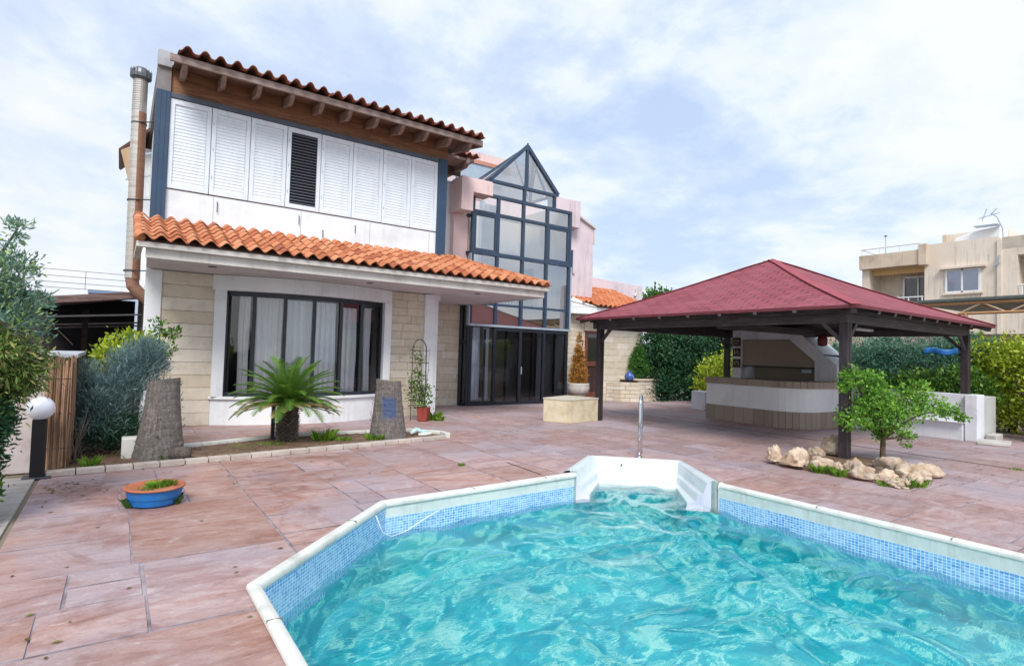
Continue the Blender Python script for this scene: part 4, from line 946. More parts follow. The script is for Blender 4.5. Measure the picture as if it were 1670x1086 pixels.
m=MB(); m.box(13.2,13.9,5.7,5.82,2.42,2.47); tag(m.build('strip_light',aptwhite,bevel=.01),'white strip light fixed under the red pergola roof','strip light')

# ---------------- bar counter
bar_=thing('bar_counter','curved outdoor bar counter with white front and brown stone top under the pergola','bar counter',(14.3,8.6,0))
BP=[(14.02,10.15),(13.93,9.2),(13.90,8.3)]
for k in range(9): a=R(180+k*90/8); BP.append((14.75+.85*math.cos(a),8.05+.85*math.sin(a)*.93))
BP+= [(15.6,7.22),(16.3,7.2)]
def ribbon(path,off0,off1,z0,z1,name,mat,par,bev=.01,cols=None):
    P=[Vector(p) for p in path]; N=[]
    for i in range(len(P)):
        d=(P[min(i+1,len(P)-1)]-P[max(i-1,0)]).normalized(); N.append(Vector((d.y,-d.x)))
    m=MB(); rr=random.Random(3)
    if cols:
        # blocks along the path
        import itertools
        for i in range(len(P)-1):
            L=(P[i+1]-P[i]).length; n=max(1,round(L/cols))
            for k in range(n):
                a=P[i].lerp(P[i+1],k/n); b=P[i].lerp(P[i+1],(k+1)/n); na=N[i].lerp(N[i+1],k/n); nb=N[i].lerp(N[i+1],(k+1)/n); g_=(b-a).normalized()*.003
                q=[a+g_-na*off0,b-g_-nb*off0,b-g_-nb*off1,a+g_-na*off1]; m.prism([(v.x,v.y) for v in q],z0,z1,(rr.random(),)*3)
    else:
        k=len(P); A=[(p-n_*off0) for p,n_ in zip(P,N)]+[(p-n_*off1) for p,n_ in zip(reversed(P),reversed(N))]; m2=len(A)
        m.v=[(p.x,p.y,z0) for p in A]+[(p.x,p.y,z1) for p in A]
        for i in range(k-1):
            a,b,c_,d_=i,i+1,m2-2-i,m2-1-i
            m.f+=[(a,d_,c_,b),(m2+a,m2+b,m2+c_,m2+d_),(a,b,m2+b,m2+a),(d_,m2+d_,m2+c_,c_)]
        m.f+=[(0,m2,m2+m2-1,m2-1),(k-1,k,m2+k,m2+k-1)]; m.c=[(1,1,1)]*len(m.f)
    return m.build(name,mat,par,bevel=bev)
def sgn(): return 1
ribbon(BP,.0,.34,0,.42,'stone_plinth',stonedark,bar_,.004,cols=.34)
ribbon(BP,.012,.33,.42,1.02,'white_front',white,bar_,.004)
ribbon(BP,-.06,.50,1.02,1.19,'stone_top',stonedark,bar_,.01,cols=.42)
# ---------------- barbecue
bb=thing('barbecue','white masonry barbecue with sloping hood and brown stone firebox behind the bar','barbecue',(16.6,9.2,0))
m=MB(); m.prism_x([(7.45,0),(7.45,1.62),(8.62,2.62),(10.62,2.62),(10.62,2.50),(8.80,2.50),(8.80,2.34),(8.05,1.72),(8.05,0)],15.98,17.0); 
m.build('hood_slope',white2,bb,bevel=.008)
m=MB(); m.box(17.2,17.6,10.1,10.38,0,4.97); m.box(16.9,17.2,10.1,10.38,0,2.0); m.build('chimney',white2,bb,bevel=.01)
m=MB(); m.box(15.98,17,10.30,10.62,0,2.50); m.build('side_pier',white2,bb,bevel=.008)
m=MB(); m.prism_x([(8.05,0),(8.05,1.10),(10.3,1.10),(10.3,0)],16.03,17.0); m.build('hearth',stonedark,bb)
m=MB(); m.prism_x([(8.06,1.54),(8.06,1.72),(8.80,2.33),(10.29,2.33),(10.29,1.54)],16.05,16.3); m.build('stone_hood',stonedark,bb,bevel=.004)
m=MB(); m.box(16.0,17.0,8.80,10.3,2.34,2.5); m.build('hood_top',white2,bb)
m=MB(); m.box(16.7,16.8,8.05,10.3,1.10,1.6); m.build('firebox_back',stonedark,bb)
m=MB(); m.box(16.02,16.3,8.06,10.29,1.50,1.535); m.build('lintel_bar',darkframe,bb)
m=MB(); m.box(15.9,16.6,8.1,10.28,1.10,1.14); m.build('worktop',darkframe,bb)
m=MB(); m.box(16.0,16.04,8.15,8.42,1.38,1.47); m.build('metal_grate',silver,bb)
m=MB(); m.tube([(15.9,7.35,1.86),(17.0,7.35,1.86)],.015,6); m.tube([(15.9,7.75,1.90),(17.0,7.75,1.90)],.015,6); m.tube([(15.9,7.35,1.86),(15.9,7.75,1.90)],.015,6);m.build('towel_rail',darkframe,bb)
signm=M('dark_sign_plate','#3a2f2b','#4a3d37',6,.6,.1); signpale=M('sign_relief','#cfc6b6','#bdb3a2',6,.8,.1)
for k,z in enumerate((2.12,1.80,1.46)):
    sg=thing('wall_plaque','%s of three small dark relief plaques on the barbecue pier'%('top','middle','lowest')[k] if 0 else ('top one','middle one','lowest one')[k]+' of three small dark relief plaques on the barbecue pier','plaque',(15.96,10.46,z),'plaques on the barbecue pier')
    m=MB(); m.box(15.95,15.978,10.33,10.59,z,z+.27); m.build('plate',signm,sg,bevel=.005)
    m=MB()
    if k==0: m.tube([(15.945,10.38,z+.2),(15.945,10.47,z+.07),(15.945,10.54,z+.2),(15.945,10.44,z+.17)],.009,5)
    elif k==1: m.tube([(15.945,10.52,z+.19),(15.945,10.52,z+.07),(15.945,10.47,z+.13),(15.945,10.42,z+.19),(15.945,10.40,z+.08)],.009,5)
    else: m.tube([(15.945,10.38,z+.07),(15.945,10.40,z+.17),(15.945,10.46,z+.19),(15.945,10.5,z+.10),(15.945,10.55,z+.17)],.009,5)
    m.build('relief',signpale,sg)
lt=thing('lantern','dark red lantern hanging at the right side of the barbecue','lantern',(16.0,7.75,2.15))
m=MB(); m.lathe([(.06,.0),(.12,.04),(.13,.2),(.09,.3),(.03,.32)],(16.02,7.86,2.14),12); m.build('body',M('dark_red_lantern','#5e2026','#742a30',5,.5,.1),lt,smooth=True); m=MB(); m.tube([(16.02,7.86,2.44),(16.02,7.86,2.6)],.008,5); m.build('hanger',darkframe,lt)
m=MB(); m.box(15.85,16.3,11.5,12.05,0,.62); tag(m.build('low_white_block',white2,bevel=.02),'low white masonry block left of the bar by the dark hedge','masonry block')
# ---------------- right bench wall
bn=thing('bench_wall','low white garden wall with built-in bench to the right of the citrus tree','garden wall',(16.2,6,0))
m=MB(); m.box(16.05,16.35,4.62,7.4,0,1.06); m.build('wall',white2,bn,bevel=.02)
m=MB(); m.prism_x([(4.62,.40),(4.62,.44),(7.2,.44),(7.2,.40)],15.80,16.06); m.build('bench_ledge',white2,bn,bevel=.015)
m=MB(); m.box(15.92,16.06,4.66,7.2,0,.40); m.build('bench_base',white2,bn,bevel=.01)
m=MB(); m.box(15.95,16.42,4.40,4.64,0,1.06); m.build('end_pier',white2,bn,bevel=.015)
m=MB(); m.box(16.42,17.30,4.42,4.66,0,1.0); m.build('end_wall',M('grey_render_panel','#c3c4c4','#b5b6b8',2,.9,.3,40,.006,dirt='#8c8c8a',dirtamt=.5),bn,bevel=.01)
m=MB(); m.box(16.36,17.0,5.6,7.3,0,.98); m.box(15.97,16.04,7.0,7.16,.78,.95); m.build('rear_block',white2,bn,bevel=.01)
m=MB(); m.prism([(15.55,4.30),(15.75,3.78),(16.42,3.92),(16.22,4.40)],.004,.07); tag(m.build('paving_slab',M('pale_concrete_slab','#c9c6c2','#b4b1ad',4,.9,.3,40,.006,dirt='#8a8681',dirtamt=.5),bevel=.012),'loose pale concrete slab lying in front of the white wall end','slab')
m=MB(); m.prism([(16.3,4.16),(16.95,4.2),(16.95,4.38),(16.4,4.38)],.004,.16); tag(m.build('concrete_step',M('pale_concrete_step','#c2bfbb','#aeaba7',4,.9,.3,40,.006),bevel=.012),'short pale concrete step against the grey wall panel','step')

# ---------------- planter box
pb=thing('planter_box','low square cream masonry planter box beside the left pergola post','planter',(9.7,11.1,0))
m=MB(); P0=[(8.93,11.28),(9.27,10.62),(10.38,10.80),(10.1,11.75)]
m.prism(P0,0,.56); m.build('box',M('cream_masonry','#d9cfb6','#cbbf9f',3,.9,.35,35,.006,dirt='#9b8d6c',dirtamt=.5,dirtscale=3),pb,bevel=.012)
m=MB(); cx=sum(p[0] for p in P0)/4; cy=sum(p[1] for p in P0)/4; m.prism([(cx+(x-cx)*1.02,cy+(y-cy)*1.02) for x,y in P0],.56,.60); m.build('lid',M('cream_lid','#c9c3b5','#b8b2a3',3,.9,.3,35,.004),pb,bevel=.006)
# ---------------- conifer pot
pt=thing('conifer_pot','dried orange-brown cone conifer in a white pot by the entrance','potted conifer',(13.52,15.1,0))
m=MB(); m.lathe([(.2,0),(.24,.02),(.22,.10),(.26,.3),(.30,.36)],(13.52,15.1,.0),20); m.build('stone_foot',stonedark,pt)
m=MB(); m.lathe([(.24,0),(.36,.08),(.40,.22),(.38,.34),(.40,.38),(.36,.39),(.34,.33)],(13.52,15.1,.32),28); m.build('pot',M('white_pot','#cfcac4','#beb8b2',5,.8,.2,30,.004,dirt='#8f877d'),pt,smooth=True)
cone=[((13.52,15.1,.75+.22*i),(.33*(1-i/8.3)**.75*(1 if i else .85),)*2+(.2,),max(.15,1-i/7)) for i in range(8)]
leaves('crown',lf_dry,pt,cone,9000,.075,seed=41,clump=14,spread=.15,asp=.3,surf=.3,up=.9,outw=.2)
m=MB(); m.tube([(13.52,15.1,.6),(13.52,15.1,2.0)],[.04,.01],6); 
for k in range(26):
    a=rnd.uniform(0,6.28); z=rnd.uniform(.8,1.7); m.tube([(13.52,15.1,z-.1),(13.52+.2*math.cos(a)*(2.2-z)/1.2,15.1+.2*math.sin(a)*(2.2-z)/1.2,z+.2)],[.012,.005],4)
m.build('stems',barkm,pt)
# ---------------- stone planter, topiary, blue pot
SPn=[(15.30,15.50),(15.46,14.92),(16.06,14.52),(17.34,14.78),(17.28,15.5)]
sp_=thing('stone_planter','angular stone block planter against the wall of the entrance wing','planter',(16.3,15,0))
m=MB(); rr=random.Random(8); m2=MB()
for a,b,top in ((SPn[0],SPn[1],.72),(SPn[1],SPn[2],.74),(SPn[2],SPn[3],.80),(SPn[3],SPn[4],.80)):
    A=Vector(a);B=Vector(b);L=(B-A).length;n=max(2,round(L/.33)); d=(B-A)/n; nn=Vector((d.y,-d.x)).normalized()*.1
    for r_ in range(5):
        h=top/5
        for k in range(n):
            o=.5*(r_%2); p=A+d*max(0,k-o); q=A+d*min(n,k+1-o) if k<n-1 else B
            g_=d.normalized()*.006; j=rr.uniform(-.008,.008); w=nn*(1+j*4)
            pp=[p+g_,q-g_,q-g_-w*-1,p+g_-w*-1]; pp=[p+g_+nn*rr.uniform(-.1,.1),q-g_+nn*rr.uniform(-.1,.1),q-g_-nn,p+g_-nn]
            m.prism([(v.x,v.y) for v in pp],r_*h+.005,(r_+1)*h-.005,(rr.random(),)*3)
m.build('stone_blocks',stonem,sp_,bevel=.008)
m=MB(); m.prism([(15.38,15.5),(15.5,14.98),(16.08,14.6),(17.28,14.84),(17.22,15.5)],0,.70); m.build('planter_core',mortar,sp_)
m=MB(); m.prism([(16.02,14.47),(17.38,14.74),(17.32,15.5),(16.0,15.5)],.80,.86); m.build('coping_slab',stonem,sp_,bevel=.01)
tp=thing('topiary_bush','rounded cone-shaped green bush growing in the stone planter','bush',(16.75,15.15,.8))
leaves('crown',lf_box,tp,[((16.75,15.15,1.25),(.48,.42,.42),1),((16.72,15.15,1.62),(.36,.34,.38),.7),((16.66,15.15,1.92),(.17,.17,.27),.25)],9000,.06,seed=51,clump=16,spread=.13,asp=.45,surf=.35,up=.7)
m=MB(); m.tube([(16.75,15.15,.8),(16.72,15.15,1.7)],[.03,.015],6); m.build('stem',barkm,tp)
bp=thing('blue_jar','round blue glazed jar standing on the stone planter','jar',(15.93,14.93,.78))
bluem=NT('blue_glaze'); v=bluem.mapn(); bluem.color(bluem.ramp(bluem.noise(v,9,5,.6),[(.35,srgb('#2a4388')),(.55,srgb('#4664a8')),(.75,srgb('#9fb0d0'))])); bluem.rough(.3)
m=MB(); m.lathe([(.08,0),(.15,.05),(.19,.14),(.17,.24),(.09,.31),(.075,.34),(.10,.36),(.07,.365)],(15.93,14.93,.78),24); m.build('body',bluem.m,bp,smooth=True)
# ---------------- rocks
def rock(loc,r,label,seed,squash=(1,1,.8),col=1.,sub=4,amp=.35):
    import bmesh
    r*=.82
    bm=bmesh.new(); bmesh.ops.create_icosphere(bm,subdivisions=sub,radius=1)
    so_=Vector((seed*3.1,seed*1.7,seed*.9))
    for v in bm.verts:
        n_=v.co.normalized(); q=noise.fractal(n_*1.1+so_,1.0,2.0,5)*amp*1.3+noise.fractal(n_*4+so_,.9,2.,4)*amp*.35
        vd=noise.voronoi(n_*1.9+so_)[0]; q+=(min(vd[1]-vd[0],.35)-.2)*amp*.9; q-=max(0,noise.noise(n_*6+so_)-.25)*amp*.7; q+=abs(noise.noise(n_*2.6+so_*2))*amp*.5
        v.co=n_*(1+q); v.co=Vector((v.co.x*squash[0]*r,v.co.y*squash[1]*r,max(-.25*r,v.co.z*squash[2]*r)))
    me=bpy.data.meshes.new('rock'); bm.to_mesh(me); bm.free()
    ca=me.color_attributes.new('Col','FLOAT_COLOR','CORNER'); ca.data.foreach_set('color',list((col,col*.985,col*.96,1))*len(me.loops))
    me.polygons.foreach_set('use_smooth',[True]*len(me.polygons)); me.materials.append(rockm)
    o=bpy.data.objects.new('rock',me); COL.objects.link(o); place(o,(loc[0],loc[1],loc[2] if len(loc)>2 else r*squash[2]*.45),None); o.rotation_euler=(0,0,seed*1.3)
    return tag(o,label,'rock','rocks ringing the citrus tree bed')
rock((8.98,5.16),.17,'pale upright pointed rock at the far left end of the rock ring',1,(.8,.7,1.5),1.15)
rock((8.98,4.80),.24,'largest pale cream rock in the left part of the ring with a rounded top',2,(.8,1.0,1.15),1.1)
rock((9.12,4.48),.20,'rough honey-coloured rock right of the large cream one',3,(.9,1,.9),.95)
rock((9.12,4.20),.12,'small pale rock between two green weeds at the left of the ring',4,(.8,.9,1.2),1.1)
rock((9.16,4.04),.16,'pitted brownish rock directly in front of the near pergola post',5,(1,.8,1.25),.85)
rock((9.02,3.84),.19,'tan broken rock standing just right of the near pergola post',6,(1,.9,1.05),.95)
rock((9.06,3.60),.14,'low brown rock filling the middle of the front edge',7,(1,1.1,.6),.8)
rock((9.28,3.62),.15,'smooth whitish oval stone above the front corner of the ring',8,(.9,1.2,.8),1.15)
rock((8.98,3.36),.16,'flat mossy rock at the front corner nearest the pool',9,(1.1,1,.6),.9)
rock((9.45,3.36),.17,'pale pitted rock right of the front corner tuft',10,(1.1,.9,.8),1.05)
rock((9.85,3.52),.22,'broad grey-tan rock on the right side of the ring',11,(1.2,1,.8),.95)
rock((10.20,3.42),.22,'long sharp-ended rock at the right tip of the ring',12,(1.6,.7,.75),1.0)
rock((10.05,3.85),.24,'dark tan hollow rock behind the right part of the ring',13,(1.2,1.1,.8),.8)
rock((10.6,4.95),.28,'big orange-brown boulder standing behind the near pergola post',14,(.85,.9,1.25),.72)
rock((10.35,5.15),.16,'small orange rock leaning left of the big boulder',15,(1,1,.9),.75)
m=MB(); m.prism([(8.9,5.1),(8.95,4.2),(8.95,3.4),(9.8,3.35),(10.6,3.4),(10.9,4.2),(10.8,5.1),(9.8,5.3)],.003,.05); tag(m.build('tree_bed',soilm),kind='structure')
# ---------------- citrus tree
ct_=thing('citrus_tree','small bright green citrus tree growing inside the ring of rocks','tree',(10.55,4.1,0))
def LT(L,z,D=0): return (10.80+L*.819+D*.574,4.27-L*.574+D*.819,z)
m=MB(); base=LT(0,.42); limb(m,LT(0,0),base,.05,.04,.05,3)
tips=[LT(-.5,1.45),LT(-.35,1.65),LT(-.15,1.3,.2),LT(.2,1.2,-.2),LT(.5,1.35),LT(.8,1.0),LT(1.15,.95),LT(-.5,.75),LT(.4,.45,-.2),LT(-.1,.9,-.3)]
branches(m,base,tips,.024,.007,5,3,.28); m.build('trunk',barkm,ct_)
bl=[(LT(-.52,1.48),(.30,.26,.15),.38),(LT(-.62,1.30),(.12,.2,.10),.12),(LT(-.20,1.42),(.20,.22,.16),.2),(LT(-.12,1.15),(.34,.34,.22),.7),(LT(-.12,.88),(.46,.42,.26),1.1),(LT(-.52,.74),(.22,.26,.16),.35),(LT(.30,.98),(.40,.40,.24),.9),(LT(.52,1.28),(.20,.22,.16),.28),(LT(.75,1.02),(.30,.3,.18),.5),(LT(1.08,.92),(.22,.22,.10),.22),(LT(1.3,.84),(.12,.12,.07),.07),(LT(.1,.62),(.40,.36,.12),.4),(LT(.42,.42),(.10,.12,.16),.12),(LT(-.1,.5),(.14,.14,.12),.1)]
leaves('crown',lf_green,ct_,bl,7600,.062,seed=61,clump=12,spread=.20,asp=.5,surf=.5,up=.15,outw=.5)

# ---------------- hedges and background trees
def hedge(name,label,cat,mat,blobs,n,size,seed,trunk=None,asp=.5,core=None,**k):
    lo=min(b[0][2]-b[1][2] for b in blobs); t_=thing(name,label,cat,(blobs[0][0][0],blobs[0][0][1],0))
    leaves('foliage',mat,t_,blobs,n,size,seed=seed,asp=asp,**k)
    m=MB(); rr=random.Random(seed)
    for b in blobs[:12]:
        limb(m,(b[0][0]+rr.uniform(-.2,.2),b[0][1],0),(b[0][0],b[0][1],b[0][2]+b[1][2]*.3),.05,.02,.08,seed)
        for q in range(3): limb(m,(b[0][0],b[0][1],max(.1,b[0][2]-b[1][2]*.6)),(b[0][0]+rr.uniform(-1,1)*b[1][0]*.7,b[0][1]+rr.uniform(-1,1)*b[1][1]*.7,b[0][2]+rr.uniform(0,.7)*b[1][2]),.03,.01,.1,seed+q,5,5)
    m.build('trunk',barkm,t_); return t_
blobs=[((17.3+.62*i,14.95-.08*i,.9+.0*i),(.62,.5,1.05),1) for i in range(10)]+[((17.4+.62*i,15.0-.08*i,2.0),(.6,.5,.85),.9) for i in range(10)]
hedge('dark_hedge','tall dark evergreen hedge closing the terrace behind the bar','hedge',lf_dark,blobs,42000,.13,71,clump=20,spread=.2,surf=.35)
hedge('yellow_bush','bright yellow-green bush in front of the dark hedge left of the barbecue','bush',lf_yel,[((18.2,12.9,1.0),(.7,.6,.75),1),((18.5,12.4,1.35),(.6,.5,.6),.7),((17.9,12.9,.6),(.5,.5,.5),.6)],5200,.10,72,clump=16,spread=.2)
hedge('feathery_tree','blue-green feathery tree with drooping sprays behind the white bench wall','tree',lf_fern,[((18.6,8.2,1.6),(.9,.8,.8),1),((18.8,7.2,2.0),(1.0,.9,.65),1),((19.0,6.2,1.7),(1.0,.9,.7),1),((18.3,7.6,1.0),(.8,.9,.7),.8),((19.2,5.6,2.2),(.8,.7,.4),.6)],24000,.12,73,clump=24,spread=.18,asp=.22,up=-.1)
hedge('laurel_bush','mid-green leafy bush between the feathery tree and the right pergola post','bush',lf_mid,[((18.0,6.2,.95),(.7,.8,.55),1),((18.3,5.4,1.1),(.7,.8,.6),1),((17.9,6.9,.7),(.5,.5,.5),.6)],8000,.11,76,clump=16,spread=.2)
hb=[((19.2+.1*(i%2),5.3-.62*i,.95),(.75,.55,1.0),1) for i in range(7)]+[((19.35,5.2-.62*i,1.85),(.7,.55,.65),.9) for i in range(7)]
hedge('yellow_hedge','yellow-green hedge beyond the right end of the white wall','hedge',lf_yel,hb,30000,.11,74,clump=18,spread=.19,surf=.35)  # the leaves themselves are yellow-green
hedge('cypress_bush','dense dark green bush at the far right edge beside the paving slab','bush',lf_mid,[((17.4,3.25,1.0),(.55,.5,.95),1),((17.45,3.2,1.7),(.45,.42,.7),.7),((17.5,2.8,.6),(.6,.6,.5),.5)],14000,.06,75,clump=18,spread=.16)
hedge('pine_tree','distant tree crown showing between the lilac parapet and the pergola roof','tree',lf_mid,[((33.0,28.,6.0),(1.3,1,.8),1),((34.5,28.5,5.7),(1.0,1,.7),.7)],2600,.30,77,clump=14,spread=.2)
hedge('back_hedge','green hedge glimpsed behind the barbecue hood','hedge',lf_mid,[((20.5,10.5-.8*i,1.1),(.8,.7,1.1),1) for i in range(4)],9000,.14,78,clump=16,spread=.2)
bs=thing('blue_sheet','blue plastic sheet caught in the feathery tree','plastic sheet',(18.2,5.9,2.1)); m=MB(); m.grid(lambda u,v:(18.05+.05*math.sin(u*9),6.15-.75*u,2.0+.16*v+.03*math.sin(u*7)),10,3); m.build('sheet',M('blue_plastic','#1f5d9e','#2a6fb2',3,.4,.2),bs,smooth=True,solid=.01)

# ================================================================ front garden
def fiberstump(name,label,cx,cy,r0,r1,h,seed,ex=1.,mt=None):
    t_=thing(name,label,'palm stump',(cx,cy,.04),'cut palm trunks in the soil bed'); rr=random.Random(seed); m=MB(); NU,NV=72,90
    def rad(v): return r1+(r0-r1)*(1-v)**1.5
    vs=[];fs=[];cs=[]
    for j in range(NV+1):
        v=j/NV
        for i in range(NU):
            a=2*math.pi*i/NU; ringb=.005*abs(math.sin(v*34+.7*math.sin(a*3+seed)))+.007*noise.noise(Vector((math.cos(a)*3,math.sin(a)*3,v*14+seed)))+.007*noise.noise(Vector((a*9,seed,v*60)))
            r=rad(v)+ringb; tl=.03*v*math.sin(seed)
            vs.append((cx+tl+r*math.cos(a),cy+r*math.sin(a)*ex,.04+h*v+(.03*math.sin(a+seed) if j==NV else 0)))
    for j in range(NV):
        c=rr.uniform(.92,1.05)
        for i in range(NU): fs.append((j*NU+i,j*NU+(i+1)%NU,(j+1)*NU+(i+1)%NU,(j+1)*NU+i)); cs.append((c,c,c))
    m.v=vs;m.f=fs;m.c=cs; m.build('trunk',mt or stumpm,t_,smooth=True)
    m=MB(); tl=.03*math.sin(seed)
    m.add([(cx+tl+(r1*1.02)*math.cos(2*math.pi*i/NU),cy+r1*1.02*math.sin(2*math.pi*i/NU)*ex,.04+h+.03*math.sin(2*math.pi*i/NU+seed)) for i in range(NU)]+[(cx+tl,cy,.05+h-.04)],[(i,(i+1)%NU,NU) for i in range(NU)]); m.build('cut_top',cutm,t_)
    m=MB()
    for k in range(60):
        a=rr.uniform(0,6.28); v=rr.uniform(.05,.97); r=rad(v)+.008; p=Vector((cx+tl+r*math.cos(a),cy+r*math.sin(a)*ex,.04+h*v)); q=p+Vector((math.cos(a)*.03,math.sin(a)*.03,rr.uniform(.02,.07))); c=rr.uniform(.6,1.1); m.tube([p,q],[.007,.002],4,col=(c,c,c))
    m.build('fibre_stubs',stumpm,t_); return t_
fiberstump('palm_stump','fat flared palm stump at the left end of the bed beside the grey juniper',.57,9.66,.33,.20,1.13,2,1)
s2=fiberstump('palm_stump','palm stump with a faded blue patch at the right end of the bed',4.30,10.15,.35,.23,1.07,5,1,stumpblue)
m=MB(); lg=thing('log_piece','short dark log chunk lying at the foot of the left palm stump','log',(.8,9.42,.04)); m=MB(); m.tube([(.68,9.42,.12),(.80,9.40,.125),(.95,9.37,.12)],[.085,.10,.09],12,col=(.6,.55,.5)); m.build('trunk_piece',stumpm,lg,smooth=True); m=MB(); m.tube([(.76,9.45,.2),(.84,9.42,.28)],[.05,.03],8,col=(.6,.55,.5)); m.build('knot',stumpm,lg,smooth=True)

# ---------------- cycas palm
cy=thing('sago_palm','sago palm with a shaggy trunk and arching green fronds in the soil bed','palm',(2.53,10.45,.04))
m=MB(); m.tube([(2.53,10.45,0),(2.53,10.45,.3),(2.54,10.45,.72)],[.13,.15,.125],16,col=(.5,.45,.4))
k_=0
for j in range(19):
    for i in range(14):
        a=2*math.pi*(i+.5*(j%2))/14+.08*rnd.random(); z=.05+j*.035; r=.137+.015*math.sin(z*5); c=rnd.uniform(.8,1.7)
        p=Vector((2.53+r*math.cos(a),10.45+r*math.sin(a),z)); out=Vector((math.cos(a),math.sin(a),0)); sd_=Vector((-math.sin(a),math.cos(a),0))
        q=p+out*(.05+.03*rnd.random())+Vector((0,0,.03)); m.add([p-sd_*.025+Vector((0,0,-.012)),p+sd_*.025+Vector((0,0,-.012)),q+sd_*.012,q-sd_*.012,p+sd_*.015+Vector((0,0,.02)),p-sd_*.015+Vector((0,0,.02))],[(0,1,2,3),(3,2,4,5),(0,3,5),(1,4,2)],(c,c*.92,c*.84))
m.build('trunk',stumpm,cy)
def frond(m,base,az,el,L,droop,width,seed,dead=False):
    rr=random.Random(seed); n=16; pts=[]; p=Vector(base); e=el
    for i in range(n+1):
        pts.append(p.copy()); d=Vector((math.cos(az)*math.cos(e),math.sin(az)*math.cos(e),math.sin(e))); p=p+d*(L/n); e-=droop/n*(.5+i/n)
    g=rr.uniform(0,.5); m.tube(pts,[.008]*(n)+[.003],4,col=(.6,.2,0))
    for i in range(1,50):
        t_=i/50; 
        if t_<.06: continue
        f_=t_*n; k=int(min(n-1,f_)); q=pts[k].lerp(pts[k+1],f_-k); d=(pts[k+1]-pts[k]).normalized(); sd=d.cross(Vector((0,0,1))); 
        if sd.length<.05: sd=Vector((-math.sin(az),math.cos(az),0))
        sd.normalize(); upv=sd.cross(d).normalized(); w=width*(math.sin(math.pi*min(1,t_*.92+.09)))**.5
        for s in (-1,1):
            l=w*rr.uniform(.85,1.1); dirv=(sd*s*.75+d*.75+upv*.28+Vector((0,0,-.1 if dead else 0))).normalized(); tip=q+dirv*l+Vector((0,0,-.18*l)); mid=q+dirv*l*.5; wd=d*.0066
            m.add([q-wd,mid-wd*.9,tip,mid+wd*.9,q+wd],[(0,1,2,3,4)],(min(1,max(0,rr.gauss(.42+g*.5,.16))),rr.random()*.7,0))
lf_cyc=leaf_mat('cycad_leaf','#1f4f1a','#7ca242',trans=.2,rough=.4); lf_cycd=leaf_mat('dead_cycad_leaf','#8a7a45','#c9b884','#a3a05a',trans=.2)
m=MB(); rr=random.Random(4); cb=(2.54,10.45,.70)
for i in range(66):
    az=i*2.39996; f_=i/66; el=R(84-78*f_**.7); frond(m,cb,az,el,rr.uniform(.90,1.08),R(42+26*f_),.19,100+i)
m.build('fronds',lf_cyc,cy)
m=MB()
for i in range(26):
    az=i*2.39996+.7; frond(m,(2.54,10.45,.66),az,R(14-rr.uniform(0,16)),rr.uniform(.7,1.0),R(30),.15,300+i,True)
m.build('dead_fronds',lf_cycd,cy)
m=MB(); m.box(2.30,2.36,10.60,10.66,.04,.72); tag(m.build('dark_stake',darkframe,bevel=.004),'dark square stake standing behind the sago palm trunk','stake')

# ---------------- trellis
tr=thing('garden_obelisk','tall arched wire plant frame beside the white house pillar','plant frame',(6.08,12.6,0))
m=MB(); r=.235
for a in (20,110,200,290):
    ca,sa=math.cos(R(a))*r,math.sin(R(a))*r
    pts=[(6.08+ca,12.6+sa,0),(6.08+ca,12.6+sa,1.7)]+[(6.08+ca*math.cos(R(q)),12.6+sa*math.cos(R(q)),1.7+.27*math.sin(R(q))) for q in (20,40,60,80,90)]
    m.tube(pts,.010,5)
for z in (.35,.8,1.4,1.7): m.tube([(6.08+r*math.cos(R(a)),12.6+r*math.sin(R(a)),z) for a in range(0,361,20)],.007,5)
m.build('wire_frame',M('rusty_wire','#3b302b','#5a463b',9,.8,.2),tr)
rp=thing('red_pot','reddish square pot with a climbing plant in the wire frame','potted plant',(6.12,12.42,0))
m=MB(); m.lathe([(.12,0),(.15,.02),(.19,.32),(.20,.33),(.17,.34)],(6.14,12.40,0),4); m.build('pot',M('red_clay','#8c3a34','#a04b40',6,.8,.3,30,.004,dirt='#5c4a36'),rp)
leaves('foliage',lf_mid,rp,[((6.1,12.5,.6),(.25,.25,.35),1),((6.0,12.55,1.0),(.16,.16,.3),.5),((6.05,12.6,1.5),(.12,.12,.3),.15)],900,.07,seed=81,clump=7,spread=.3,asp=.5)
m=MB()
for i,t_ in enumerate([(5.95,12.6,1.5),(6.25,12.55,1.2),(6.1,12.6,1.8),(5.85,12.5,.9),(6.35,12.6,1.75)]): limb(m,(6.12,12.42,.3),t_,.009,.004,.2,i+5,8,5)
m.build('stems',barkm,rp)
